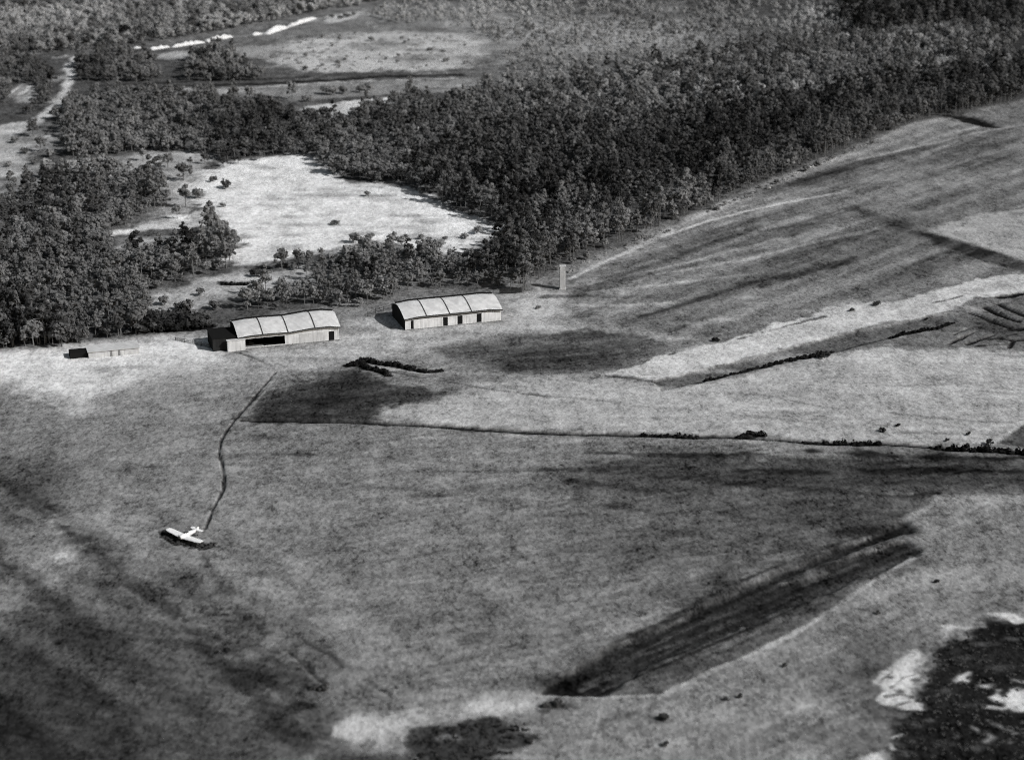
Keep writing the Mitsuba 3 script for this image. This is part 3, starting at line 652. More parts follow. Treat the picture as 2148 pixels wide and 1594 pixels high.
 ('l',-1,0.525,0.8,[(36.9,631.9),(65.4,656.9),(95.4,680.2),(110.5,687.1)],2.6,1.6,0.0,2.0),
 ('l',-1,0.635,0.8,[(19.0,576.6),(34.0,576.6),(52.3,579.1)],2.6,1.6,0.0,2.0),
 ('l',-1,0.549,0.8,[(16.4,594.9),(29.4,608.7),(49.8,628.9)],2.6,1.6,0.0,2.0),
 ('l',-1,0.51,0.8,[(71.3,683.6),(96.0,712.5),(120.8,731.7)],2.6,1.6,0.0,2.0),
 ('l',-1,0.235,0.85,[(40.8,565.5),(51.8,574.0),(65.2,588.0),(79.1,602.0),(99.9,615.5),(117.0,631.9)],3.0,2,0.0,2.8),
 ('l',-1,0.29,0.85,[(11.6,585.9),(26.9,585.9),(43.6,585.9)],3.0,2,0.0,2.8),
 ('l',-1,0.298,0.85,[(57.1,638.0),(83.0,663.4),(108.9,676.8)],3.0,2,0.0,2.8),
 ('l',-1,0.322,0.85,[(35.4,603.1),(60.7,623.0),(87.1,641.1)],3.0,2,0.0,2.8),
 ('l',-1,0.282,0.85,[(89.5,720.1),(115.2,745.3),(132.8,760.2)],3.0,2,0.0,2.8),
 ('l',-1,0.204,0.85,[(81.7,597.6),(99.7,614.3),(114.4,626.0)],3.0,2,0.0,2.8),
 ('l',-1,0.243,0.75,[(128.5,700.0),(136.3,683.6),(145.2,666.7),(151.7,656.9)],7,4,0.0,7),
 ('p',23,0.573,1.0,[(149.6,664.7),(159.4,676.8),(175.1,692.1),(192.6,699.2),(221.5,705.1),(193.7,608.7),(174.6,628.3),(164.6,646.7)],3,2,0.0,0),
 ('b',-1,0.635,0.8,170.7,644.2,11.6,10.0),
 ('b',-1,0.627,0.7,157.6,668.7,8.6,5.3),
 ('p',-1,0.22,1.0,[(146.8,662.1),(149.3,663.4),(164.2,644.8),(174.2,626.6),(190.5,597.6),(184.4,576.6),(170.8,613.2),(160.5,628.9),(148.4,649.2)],3,2,0.0,0),
 ('p',24,0.729,1.0,[(26.4,510.7),(34.8,515.7),(45.4,528.5),(57.4,538.2),(69.6,546.0),(76.2,553.0),(92.1,562.6),(101.3,574.0),(114.5,580.7),(122.0,580.7),(134.8,591.2),(142.3,597.6),(151.6,604.2),(162.4,609.8),(179.4,614.3),(173.2,591.2),(150.1,584.3),(135.7,570.5),(105.0,552.1),(73.2,528.5),(43.7,506.7),(39.5,505.1),(33.1,508.3)],1.5,3,0.0,0),
 ('b',-1,0.784,0.7,65.4,533.8,15.4,4.4),
 ('b',-1,0.647,0.6,124.3,576.6,18.0,5.1),
 ('b',-1,0.686,0.6,34.6,511.6,8.1,2.5),
 ('l',-1,0.275,0.85,[(133.9,579.6),(139.1,582.7),(144.3,586.9)],0.7,0.6,0.0,1.1),
 ('b',-1,0.588,0.5,159.4,597.6,4.7,3.3),
 ('b',-1,0.588,0.5,93.5,552.1,8.7,3.8),
 ('b',-1,0.588,0.5,122.3,566.5,7.4,2.5),
 ('b',-1,0.588,0.5,152.2,593.3,4.6,2.1),
 ('l',-1,0.243,0.7,[(45.9,527.2),(57.3,537.3),(60.6,541.9)],1.0,1.5,0.0,0.9),
 ('l',-1,0.243,0.75,[(67.7,541.9),(82.0,553.0),(96.8,564.6)],1.0,1.5,0.0,0.9),
 ('p',25,0.345,1,[(39.3,504.7),(55.1,514.5),(73.0,527.2),(104.7,550.2),(136.2,569.0),(137.3,560.7),(128.2,552.1),(110.4,541.9),(92.7,528.5),(71.6,515.7),(54.2,504.3),(41.6,497.1)],1.2,1.2,-0.5,0),
 ('p',26,0.392,1.0,[(92.2,530.2),(110.1,540.5),(128.2,552.1),(137.1,566.5),(147.7,574.0),(164.2,586.9),(192.1,603.1),(170.8,529.4),(150.1,531.1),(129.8,532.9),(109.0,534.2)],3,3,0.0,0),
 ('b',-1,0.235,0.8,149.9,552.1,10.2,9.4),
 ('b',-1,0.463,0.6,124.3,540.5,8.5,3.6),
 ('l',27,0.063,0.95,[(155.8,585.9),(159.9,586.9),(164.5,589.6)],0.6,0.8,-0.5,2.8600000000000003),
 ('l',28,0.063,0.95,[(149.2,574.0),(151.9,566.5),(155.6,560.7)],0.6,0.8,-0.5,2.4699999999999998),
 ('l',29,0.063,0.95,[(153.6,578.6),(156.8,571.5),(160.3,564.6)],0.6,0.8,-0.5,2.4699999999999998),
 ('l',30,0.063,0.95,[(142.9,569.0),(145.0,565.5),(147.6,560.7)],0.6,0.8,-0.5,1.6900000000000002),
 ('l',31,0.063,0.95,[(148.0,559.2),(150.8,555.9),(154.2,552.1)],0.6,0.8,-0.5,1.9500000000000002),
 ('l',32,0.063,0.95,[(132.7,546.5),(135.1,549.2),(138.0,552.1)],0.6,0.8,-0.5,1.3),
 ('l',33,0.063,0.95,[(133.4,541.9),(137.0,546.5),(140.8,550.2)],0.6,0.8,-0.5,1.3),
 ('l',34,0.063,0.95,[(129.6,537.3),(133.2,541.9),(135.2,544.6)],0.6,0.8,-0.5,1.04),
 ('l',35,0.063,0.95,[(146.4,543.7),(150.2,541.9),(154.5,541.9)],0.6,0.8,-0.5,1.8199999999999998),
 ('l',36,0.063,0.95,[(146.5,534.7),(148.9,540.0),(150.5,542.8)],0.6,0.8,-0.5,1.1700000000000002),
 ('l',37,0.063,0.95,[(135.0,537.3),(140.5,542.8),(145.9,547.4)],0.6,0.8,-0.5,1.04),
 ('l',38,0.063,0.95,[(151.3,552.1),(156.1,553.9),(159.3,554.9)],0.6,0.8,-0.5,2.08),
 ('l',-1,0.227,0.8,[(21.0,508.3),(30.4,508.3),(40.2,504.3)],1,1,-0.3,1.6),
 ('l',-1,0.133,0.9,[(145.1,562.6),(147.8,558.7),(150.6,554.9)],0.6,0.8,0.0,1.0),
 ('l',-1,0.133,0.9,[(155.1,573.5),(157.6,568.5),(160.5,562.6)],0.6,0.8,0.0,1.2),
 ('l',-1,0.133,0.9,[(142.4,541.9),(146.6,544.6),(151.6,547.4)],0.6,0.8,0.0,1.0),
 ('l',-1,0.133,0.9,[(141.1,554.9),(144.1,552.1),(146.9,548.8)],0.6,0.8,0.0,0.9),
 ('l',-1,0.133,0.9,[(137.4,535.5),(142.8,537.3),(147.7,537.3)],0.6,0.8,0.0,1.2),
 ('l',-1,0.118,0.75,[(42.2,498.3),(54.2,505.1),(71.7,517.0),(92.7,528.9),(113.6,543.7),(134.7,558.2)],1.0,0.9,-0.2,1.5),
 ('p',39,0.635,1.0,[(-34.7,475.3),(-31.3,482.7),(-25.1,487.9),(-15.6,494.8),(-1.9,504.3),(10.2,509.1),(23.6,507.5),(39.4,503.5),(42.0,497.9),(55.4,503.5),(74.2,514.5),(94.0,528.5),(108.9,533.8),(129.7,532.4),(171.1,530.2),(154.8,473.9),(135.1,471.8),(126.3,460.6),(122.6,455.2),(107.8,454.5),(95.1,458.2),(75.6,458.6),(60.0,462.0),(34.2,464.0),(9.5,466.1),(-9.2,468.2),(-24.3,469.6)],4,5,0.0,0),
 ('b',-1,0.706,0.7,107.3,525.0,44.2,6.0),
 ('b',-1,0.588,0.7,3.4,500.3,15.8,7.1),
 ('b',-1,0.58,0.4,87.1,484.9,33.5,11.2),
 ('b',-1,0.588,0.4,110.6,473.9,25.2,5.0),
 ('b',-1,0.58,0.4,9.7,477.5,22.9,7.3),
 ('b',-1,0.698,0.4,109.4,500.3,21.1,4.7),
 ('b',-1,0.69,0.4,55.3,488.7,15.6,4.5),
 ('l',-1,0.502,0.6,[(29.1,484.9),(54.4,480.4),(79.7,478.2)],1.6,1.2,0.0,1.2),
 ('l',-1,0.416,0.85,[(97.8,480.1),(111.0,475.7),(124.1,472.1),(131.6,471.8)],1.4,1.0,0.0,1.2),
 ('l',-1,0.478,0.85,[(59.8,494.4),(68.8,493.2),(78.4,486.8),(87.9,481.9)],1.4,1.0,0.0,1.2),
 ('l',-1,0.506,0.85,[(51.8,479.3),(72.7,473.9),(81.0,470.3)],1.4,1.0,0.0,1.2),
 ('l',-1,0.494,0.85,[(138.6,528.5),(148.9,526.3)],1.4,1.0,0.0,1.2),
 ('l',-1,0.455,0.85,[(99.9,464.0),(108.6,464.0),(118.2,462.7)],1.4,1.0,0.0,1.2),
 ('l',-1,0.447,0.85,[(-1.9,499.5),(9.9,491.7),(21.6,489.4),(29.2,486.8)],1.4,1.0,0.0,1.2),
 ('l',-1,0.573,0.85,[(-28.9,484.9),(3.4,488.7),(29.1,484.9)],1.4,1.0,0.0,1.2),
 ('l',-1,0.573,0.85,[(-9.4,477.5),(28.5,473.9),(66.0,470.3)],1.4,1.0,0.0,1.2),
 ('l',-1,0.565,0.85,[(70.2,504.3),(97.5,508.3),(124.0,506.3)],1.4,1.0,0.0,1.2),
 ('l',-1,0.467,0.85,[(129.7,496.3),(135.7,494.0)],1.4,1.0,0.0,1.2),
 ('l',-1,0.565,0.85,[(83.5,504.3),(109.4,500.3),(136.9,504.3)],1.4,1.0,0.0,1.2),
 ('l',-1,0.243,0.85,[(-37.2,514.5),(-28.8,509.1),(-16.5,503.5),(-4.5,497.1),(8.6,492.5)],0.7,0.5,-0.4,1.0),
 ('l',-1,0.667,0.8,[(-41.5,517.4),(-33.1,514.0),(-23.5,510.3)],1.2,0.6,0.0,1.2),
 ('p',40,0.275,1.0,[(135.3,472.5),(160.2,492.5),(146.9,446.6),(130.5,453.9),(124.9,457.2)],1.4,1,0.0,0),
 ('l',-1,0.725,0.8,[(122.9,456.5),(128.1,462.7),(135.3,472.5)],1.2,0.6,0.0,1.6),
 ('l',-1,0.706,0.8,[(111.5,454.5),(122.1,453.2),(131.5,451.9)],1,0.6,0.0,1.5),
 ('b',-1,0.588,0.5,19.7,505.9,6.7,1.9),
 ('b',-1,0.576,0.5,54.1,467.5,6.0,2.2),
 ('b',-1,0.569,0.5,75.5,496.0,4.2,2.0),
 ('b',-1,0.565,0.5,122.0,502.7,7.3,2.4),
 ('b',-1,0.584,0.5,0.5,493.2,3.5,1.3),
 ('b',-1,0.553,0.5,93.8,464.0,3.6,2.1),
 ('b',-1,0.549,0.5,18.5,479.3,6.1,1.4),
 ('b',-1,0.573,0.5,26.3,477.2,8.6,2.6),
 ('b',-1,0.557,0.5,72.4,467.5,6.1,1.6),
 ('b',-1,0.592,0.5,80.1,517.0,6.0,2.9),
 ('b',-1,0.569,0.5,123.4,461.6,8.4,2.7),
 ('b',-1,0.584,0.5,-6.9,473.5,6.0,1.6),
 ('b',-1,0.592,0.5,0.1,495.6,5.9,1.7),
 ('b',-1,0.576,0.5,75.9,493.6,6.3,1.7),
 ('b',-1,0.58,0.5,-22.3,469.3,4.6,1.9),
 ('b',-1,0.592,0.5,68.9,489.4,8.3,1.7),
 ('b',-1,0.557,0.5,27.7,482.3,9.2,1.2),
 ('b',-1,0.573,0.5,56.6,505.1,3.6,1.6),
 ('b',-1,0.561,0.5,133.1,471.0,6.0,1.1),
 ('b',-1,0.596,0.5,-8.9,510.7,5.5,1.7),
 ('b',-1,0.596,0.5,-19.0,517.0,8.4,3.2),
 ('b',-1,0.561,0.5,108.2,471.4,4.2,1.5),
 ('b',-1,0.584,0.5,-18.8,512.0,6.8,1.3),
 ('b',-1,0.588,0.5,21.4,467.2,7.6,2.3),
 ('b',-1,0.569,0.5,123.7,485.6,7.0,1.6),
 ('b',-1,0.569,0.5,-23.7,506.3,4.2,1.4),
 ('b',-1,0.592,0.5,12.8,498.7,6.5,2.8),
 ('b',-1,0.565,0.5,95.4,483.4,5.8,1.7),
 ('b',-1,0.584,0.5,74.6,466.8,5.0,1.3),
 ('b',-1,0.561,0.5,-27.3,484.2,3.2,1.7),
 ('b',-1,0.58,0.5,9.7,509.9,7.3,1.8),
 ('b',-1,0.592,0.5,97.6,509.9,4.2,2.5),
 ('b',-1,0.573,0.5,87.4,474.6,8.7,2.2),
 ('b',-1,0.557,0.5,92.1,519.1,6.6,2.4),
 ('b',-1,0.565,0.5,-12.6,473.9,6.2,2.0),
 ('b',-1,0.576,0.5,115.2,503.1,7.3,2.5),
 ('b',-1,0.573,0.5,24.2,504.7,7.4,2.5),
 ('b',-1,0.576,0.5,-6.5,493.2,4.6,1.3),
 ('b',-1,0.573,0.5,135.4,523.3,5.5,1.4),
 ('b',-1,0.569,0.5,17.1,513.2,9.5,1.4),
 ('b',-1,0.702,0.5,29.5,476.8,3.3,1.5),
 ('b',-1,0.694,0.5,17.5,464.4,4.7,1.9),
 ('b',-1,0.706,0.5,55.1,514.0,8.3,2.2),
 ('b',-1,0.718,0.5,59.7,472.1,7.1,1.1),
 ('b',-1,0.69,0.5,55.1,479.0,7.5,1.8),
 ('b',-1,0.706,0.5,73.9,482.3,9.1,2.4),
 ('b',-1,0.686,0.5,88.4,476.4,7.1,2.2),
 ('b',-1,0.686,0.5,-18.3,473.2,6.3,2.0),
 ('b',-1,0.698,0.5,89.8,472.5,9.1,1.9),
 ('b',-1,0.69,0.5,62.7,458.6,7.5,2.6),
 ('b',-1,0.706,0.5,-14.3,471.8,6.6,2.5),
 ('b',-1,0.698,0.5,121.1,514.0,7.6,2.7),
 ('b',-1,0.714,0.5,127.9,470.0,3.5,1.8),
 ('b',-1,0.71,0.5,118.6,461.3,5.2,2.3),
 ('b',-1,0.706,0.5,59.4,478.6,8.6,2.4),
 ('b',-1,0.698,0.5,134.8,490.2,7.5,2.2),
 ('b',-1,0.69,0.5,-19.7,460.6,6.2,1.1),
 ('b',-1,0.686,0.5,2.8,462.3,5.0,2.4),
 ('b',-1,0.702,0.5,11.3,478.6,8.9,2.0),
 ('b',-1,0.69,0.5,27.2,506.3,3.4,1.5),
 ('b',-1,0.71,0.5,-4.1,502.3,9.6,1.9),
 ('b',-1,0.706,0.5,13.3,503.9,6.5,1.4),
 ('b',-1,0.682,0.5,61.0,505.5,8.6,1.4),
 ('b',-1,0.702,0.5,43.6,472.5,8.7,1.6),
 ('b',-1,0.718,0.5,138.0,521.6,6.3,1.3),
 ('b',-1,0.71,0.5,13.9,458.9,7.6,2.4),
 ('b',-1,0.651,0.5,31.6,571.0,5.1,3.0),
 ('b',-1,0.655,0.5,45.2,509.5,2.6,1.1),
 ('b',-1,0.647,0.5,83.1,550.2,2.7,2.9),
 ('b',-1,0.663,0.5,92.2,570.5,2.7,2.0),
 ('b',-1,0.675,0.5,44.6,577.6,4.1,2.3),
 ('b',-1,0.651,0.5,111.4,536.4,3.0,1.3),
 ('b',-1,0.647,0.5,35.6,590.1,1.8,2.7),
 ('b',-1,0.643,0.5,75.2,578.1,3.6,1.6),
 ('b',-1,0.631,0.5,137.2,553.5,2.0,2.8),
 ('b',-1,0.663,0.5,105.8,572.5,1.9,3.0),
 ('b',-1,0.631,0.5,143.8,536.9,3.1,2.6),
 ('b',-1,0.639,0.5,109.2,580.7,2.1,2.3),
 ('b',-1,0.671,0.5,53.0,557.3,5.0,2.1),
 ('b',-1,0.671,0.5,135.8,588.5,5.0,2.3),
 ('b',-1,0.675,0.5,145.6,572.0,3.0,3.1),
 ('b',-1,0.663,0.5,126.5,513.6,1.9,1.4),
 ('b',-1,0.659,0.5,105.5,515.7,1.8,1.6),
 ('b',-1,0.639,0.5,77.1,584.8,3.6,2.0),
 ('b',-1,0.671,0.5,64.2,560.7,3.8,2.6),
 ('b',-1,0.671,0.5,158.4,599.8,2.2,1.7),
 ('b',-1,0.655,0.5,118.1,528.9,3.2,2.3),
 ('b',-1,0.639,0.5,87.6,582.2,2.3,1.3),
 ('l',41,0.094,0.85,[(-71.2,473.9),(-47.1,472.5),(-21.8,469.3),(-3.0,465.8),(15.6,463.3),(34.1,462.0),(59.8,460.6),(76.5,456.5),(94.8,456.2),(107.7,453.9),(129.9,451.2),(147.7,449.2)],0.7,0.5,-0.6,2.1),
 ('l',-1,0.204,0.7,[(-13.5,465.4),(-1.7,464.7),(5.1,462.7)],0.6,0.5,0.0,0.9),
 ('l',-1,0.22,0.6,[(6.9,463.3),(13.1,462.3),(21.7,462.3)],0.6,0.5,0.0,0.8),
 ('l',42,0.18,0.88,[(-67.1,512.4),(-69.2,500.3),(-70.4,493.2),(-71.6,484.9),(-73.1,476.8),(-74.4,467.9),(-75.0,459.9),(-74.2,449.9),(-72.3,442.8),(-70.6,434.0),(-69.6,426.4),(-70.1,418.2),(-70.5,412.5),(-70.4,406.4),(-70.5,402.3)],0.38,0.3,-0.45,0.62),
 ('l',-1,0.588,0.7,[(-66.0,509.9),(-68.1,496.3),(-69.4,489.4),(-70.7,481.9)],0.5,0.3,0.0,0.6),
 ('b',-1,0.329,0.6,53.2,402.3,30.5,21.6),
 ('b',-1,0.275,0.6,79.6,416.2,22.6,14.3),
 ('l',-1,0.22,0.8,[(-131.8,440.3),(-121.7,427.9),(-102.2,402.3),(-84.7,379.3),(-68.8,358.4),(-52.2,337.4),(-39.1,320.2)],3.6,3.5,0.0,3.2),
 ('l',-1,0.471,0.4,[(-118.8,416.2),(-98.8,391.8),(-80.4,367.4),(-65.1,347.6)],1.6,1.2,0.0,1.3),
 ('b',-1,0.686,0.95,-99.7,387.2,3.2,3.0),
 ('p',43,0.486,1.0,[(101.6,422.0),(112.7,422.9),(122.5,422.0),(150.8,420.6),(108.1,283.8),(6.2,283.8),(4.1,320.2),(5.6,324.3),(16.9,323.9),(28.8,324.6),(39.8,334.4),(50.2,343.1),(61.4,354.0),(72.5,367.9),(81.5,378.1),(88.3,386.2),(91.5,391.8),(89.9,397.0),(89.8,402.3),(91.7,409.2),(97.0,413.4)],2.0,2.2,0.0,0),
 ('b',-1,0.588,0.5,38.6,322.0,23.7,11.1),
 ('b',-1,0.549,0.5,83.6,367.4,20.2,13.8),
 ('b',-1,0.588,0.8,52.8,320.2,8.1,3.3),
 ('b',-1,0.353,0.7,67.3,331.5,10.2,11.6),
 ('b',-1,0.329,0.6,74.9,347.6,10.7,6.3),
 ('b',-1,0.329,0.8,63.3,307.8,13.0,6.2),
 ('b',-1,0.306,0.7,71.8,335.4,4.7,15.8),
 ('b',-1,0.424,0.7,98.3,365.1,16.2,6.8),
 ('b',-1,0.275,0.7,69.6,318.4,5.4,5.4),
 ('b',-1,0.588,0.6,114.1,419.1,11.3,4.0),
 ('b',-1,0.627,0.5,28.3,306.1,10.4,5.1),
 ('b',-1,0.392,0.6,22.8,316.6,5.3,2.2),
 ('b',-1,0.235,0.7,27.7,315.1,2.3,1.6),
 ('b',-1,0.627,0.7,16.2,307.0,5.2,1.7),
 ('l',-1,0.659,0.8,[(5.6,325.0),(16.9,324.1),(28.8,324.8),(39.8,334.8),(50.3,343.5),(61.4,354.4),(72.6,368.3),(81.6,378.5),(88.6,386.7)],1.2,0.6,0.0,1.3),
 ('l',-1,0.596,0.6,[(93.2,411.1),(97.0,413.4),(100.3,418.5),(102.8,422.0),(122.6,422.6)],0.8,0.5,0.0,1.0),
 ('l',-1,0.627,0.7,[(17.1,323.0),(16.2,316.6),(15.0,309.5)],0.4,0.3,0.0,0.5),
 ('l',-1,0.345,0.6,[(95.3,410.6),(102.1,411.1)],1,0.6,0.0,0.9),
 ('p',44,0.157,0.95,[(5.6,325.8),(9.8,331.5),(17.7,341.0),(24.8,348.7),(35.1,356.2),(40.6,362.4),(49.8,372.6),(59.0,380.5),(73.4,391.8),(91.3,407.2),(91.6,401.8),(77.4,390.5),(64.2,380.5),(58.2,374.0),(64.6,375.7),(77.2,389.2),(89.3,396.5),(91.5,391.8),(84.8,384.2),(72.4,373.3),(56.4,360.6),(43.3,349.7),(35.0,343.5),(25.9,335.4),(19.8,327.6),(16.9,324.3)],1.8,1.8,-0.6,0),
 ('b',-1,0.102,0.9,12.5,329.2,7.4,3.4),
 ('b',-1,0.118,0.6,74.2,384.2,13.7,5.0),
 ('b',-1,0.118,0.7,81.4,401.0,9.8,3.8),
 ('l',-1,0.392,0.75,[(14.4,329.6),(25.3,341.4),(36.4,348.7),(48.3,359.5)],1.8,1.2,0.0,1.3),
 ('l',-1,0.376,0.75,[(42.2,358.4),(58.4,375.7),(72.7,388.0),(89.9,399.7)],1.8,1.2,0.0,1.3),
 ('l',-1,0.439,0.75,[(28.4,331.5),(42.6,343.5),(60.0,358.4)],1.8,1.2,0.0,1.3),
 ('l',-1,0.431,0.75,[(63.2,373.3),(71.5,380.5),(76.3,384.2)],1.8,1.2,0.0,1.3),
 ('l',-1,0.141,0.7,[(19.8,345.1),(32.2,356.6),(43.2,368.6),(54.7,379.3)],1.3,1.2,0.0,1.0),
 ('l',-1,0.141,0.7,[(20.9,329.6),(30.8,339.4),(43.3,349.7)],1.3,1.2,0.0,1.0),
 ('l',-1,0.141,0.7,[(50.1,375.7),(66.6,389.2),(84.9,402.3)],1.3,1.2,0.0,1.0),
 ('l',-1,0.141,0.7,[(33.9,354.0),(49.6,370.9)],1.3,1.2,0.0,1.0),
 ('l',-1,0.141,0.7,[(24.7,347.6),(36.4,359.5)],1.3,1.2,0.0,1.0),
 ('p',-1,0.314,0.9,[(14.2,324.3),(20.9,330.5),(32.8,340.4),(43.2,348.7),(54.1,358.4),(68.0,370.9),(85.2,386.7),(81.9,380.3),(72.9,369.7),(61.6,355.8),(50.3,343.9),(39.9,335.0),(28.8,325.2),(20.6,324.3)],2.5,2.5,0.0,0),
 ('l',-1,0.588,0.6,[(21.1,351.9),(26.2,356.2),(32.6,361.7)],2,1.5,0.0,2.0),
 ('l',-1,0.549,0.5,[(5.3,338.4),(14.1,348.7),(25.4,358.4)],2,1.5,0.0,1.6),
 ('l',-1,0.118,0.9,[(9.7,328.0),(24.4,343.1),(40.1,357.3),(58.0,372.6)],0.8,0.5,0.0,0.9),
 ('l',-1,0.133,0.9,[(16.1,325.4),(30.7,337.0),(47.4,351.4),(63.0,364.7)],0.8,0.5,0.0,0.9),
 ('l',-1,0.118,0.9,[(25.6,345.5),(42.6,362.4),(58.7,378.1),(75.4,391.3),(90.9,405.1)],0.8,0.5,0.0,0.9),
 ('l',-1,0.102,0.9,[(64.2,373.3),(75.9,381.7),(88.7,393.9)],0.8,0.5,0.0,0.9),
 ('l',-1,0.133,0.9,[(34.2,345.5),(48.2,358.4),(64.0,371.6)],0.8,0.5,0.0,0.9),
 ('l',-1,0.118,0.9,[(54.0,373.3),(71.4,386.2),(87.8,400.2)],0.8,0.5,0.0,0.9),
 ('l',-1,0.376,0.7,[(13.4,327.6),(29.1,341.4),(45.9,356.2),(61.7,369.7)],0.9,0.7,0.0,0.9),
 ('l',-1,0.329,0.7,[(21.4,339.4),(37.9,355.1),(55.9,372.1)],0.9,0.7,0.0,0.9),
 ('l',-1,0.392,0.7,[(58.4,375.7),(74.9,388.0),(89.9,399.7)],0.9,0.7,0.0,0.9),
 ('l',-1,0.439,0.7,[(38.6,341.0),(51.3,351.9),(65.0,364.7)],0.9,0.7,0.0,0.9),
 ('l',-1,0.157,0.25,[(6.0,325.8),(17.0,324.6),(28.0,325.8)],0.6,0.4,0.0,0.9),
 ('l',-1,0.627,0.85,[(5.6,325.0),(16.9,323.9),(28.8,324.6),(39.8,334.6),(50.2,343.3),(61.4,354.2),(72.6,368.1),(81.6,378.3),(88.6,386.5)],0.9,0.9,0.0,1.0),
 ('b',-1,0.188,0.6,23.1,337.0,12.2,6.0),
 ('b',-1,0.18,0.75,53.0,365.6,16.2,10.1),
 ('b',-1,0.188,0.5,70.0,384.2,13.7,8.5),
 ('p',45,0.62,1.0,[(-34.1,314.4),(-30.0,318.7),(-21.9,318.4),(-11.2,319.8),(-5.8,323.5),(-1.3,325.4),(3.7,323.9),(5.0,319.5),(0.5,316.6),(-6.6,316.2),(-11.9,315.1),(-17.1,312.7),(-19.5,307.8),(-23.6,304.1),(-28.7,303.1),(-32.5,306.8)],6,5,0.0,0),
 ('b',-1,0.745,0.8,-4.0,320.2,6.3,2.6),
 ('b',-1,0.725,0.7,-26.0,313.0,7.0,2.8),
 ('b',-1,0.431,0.6,-19.4,306.1,3.5,1.7),
 ('l',-1,0.627,0.6,[(-25.3,329.6),(-21.2,322.0),(-17.3,315.7)],0.9,0.5,0.0,0.9),
 ('l',-1,0.314,0.6,[(-28.1,330.5),(-24.1,325.8),(-20.7,321.3)],1.4,1,0.0,1.2),
 ('p',46,0.227,1.0,[(-18.0,311.3),(-12.7,313.4),(-8.4,315.1),(-3.0,315.5),(1.4,313.0),(6.6,308.7),(4.0,305.8),(-1.2,304.1),(2.2,299.4),(-14.8,297.8),(-18.6,306.1)],2,3,0.0,0),
 ('p',47,0.259,0.9,[(-37.0,299.4),(-32.3,304.4),(-23.6,302.7),(-18.4,301.9),(-14.6,293.0),(-36.3,293.0)],2.5,2.5,0.0,0),
 ('b',-1,0.51,0.7,-11.7,308.7,2.6,1.4),
 ('b',-1,0.275,0.7,-17.4,309.5,1.8,2.8),
 ('b',-1,0.647,0.7,0.5,301.9,4.3,1.3),
 ('b',-1,0.667,0.5,-20.7,313.0,1.8,1.4),
 ('b',-1,0.627,0.6,4.0,311.3,3.5,1.4),
 ('b',-1,0.157,0.85,8.2,320.6,2.7,1.8),
 ('b',-1,0.157,0.6,5.9,318.4,1.4,0.9),
 ('p',48,0.118,1.0,[(64.1,293.0),(69.1,306.1),(72.8,316.6),(77.8,325.8),(80.9,334.4),(83.6,340.4),(88.2,346.6),(94.3,352.3),(98.7,354.4),(105.6,355.3),(131.4,358.4),(108.1,283.8),(62.5,283.8)],3,4.5,0.0,0),
 ('p',49,0.745,1.0,[(70.2,328.8),(72.1,333.0),(75.3,338.2),(77.4,340.6),(81.0,343.1),(81.8,338.6),(79.4,333.4),(80.7,335.4),(78.6,327.6),(76.6,325.8),(77.3,321.3),(77.6,318.0),(74.5,318.4),(71.9,320.9),(68.7,322.4),(71.5,325.8)],1.8,2.4,0.0,0),
 ('p',50,0.745,1.0,[(87.8,353.6),(90.8,354.0),(94.7,353.2),(93.2,351.6),(88.9,351.9)],1.8,2.4,0.0,0),
 ('p',51,0.745,1.0,[(100.7,358.4),(103.9,359.5),(106.2,357.5),(111.1,356.6),(110.7,355.1),(103.9,355.3)],1.8,2.4,0.0,0),
 ('p',52,0.745,1.0,[(90.7,323.5),(93.0,326.1),(93.7,323.5),(97.4,325.8),(102.7,324.8),(101.5,320.2),(95.6,318.4),(93.7,318.0),(92.7,321.1)],1.8,2.4,0.0,0),
 ('p',53,0.745,1.0,[(87.1,310.2),(88.2,309.9),(89.3,307.8),(86.6,306.8)],1.8,2.4,0.0,0),
 ('p',54,0.745,1.0,[(62.5,300.4),(64.2,302.7),(66.9,303.4),(67.4,299.4),(65.0,293.0),(60.8,293.0)],1.8,2.4,0.0,0),
 ('p',55,0.745,1.0,[(83.2,345.5),(85.3,346.6),(86.6,345.7),(83.8,343.9)],1.8,2.4,0.0,0),
 ('p',56,0.745,1.0,[(90.3,328.4),(92.5,328.8),(91.4,327.1)],1.8,2.4,0.0,0),
 ('p',57,0.745,1.0,[(87.0,332.5),(89.1,333.4),(88.0,330.5),(86.3,329.9)],1.8,2.4,0.0,0),
 ('p',58,0.745,1.0,[(90.1,307.0),(91.8,306.6),(90.6,305.4)],1.8,2.4,0.0,0),
 ('p',59,0.745,1.0,[(85.0,313.0),(86.5,310.9),(85.6,310.0),(85.0,311.3)],1.8,2.4,0.0,0),
 ('l',60,0.431,0.9,[(88.5,314.8),(90.5,312.1),(93.9,308.7)],0.8,1.2,0.0,0.8),
 ('l',61,0.471,0.9,[(83.4,313.9),(85.2,312.1),(86.2,310.2)],0.8,1.2,0.0,0.8),
 ('l',62,0.588,0.9,[(84.0,342.4),(81.9,339.4),(80.3,338.4)],0.8,1.2,0.0,0.8),
 ('l',63,0.627,0.9,[(69.5,308.2),(71.6,309.2)],0.8,1.2,0.0,0.8),
 ('l',64,0.588,0.9,[(68.9,306.1),(68.9,304.1)],0.8,1.2,0.0,0.8),
 ('l',65,0.667,0.9,[(89.8,319.8),(93.1,319.3)],0.8,1.2,0.0,0.8),
 ('l',66,0.588,0.9,[(87.9,351.9),(88.3,349.3),(86.3,346.6)],0.8,1.2,0.0,0.8),
 ('l',67,0.588,0.9,[(91.6,309.5),(94.2,309.9)],0.8,1.2,0.0,0.8),
 ('l',68,0.353,0.9,[(80.6,311.3),(81.8,308.7)],0.8,1.2,0.0,0.8),
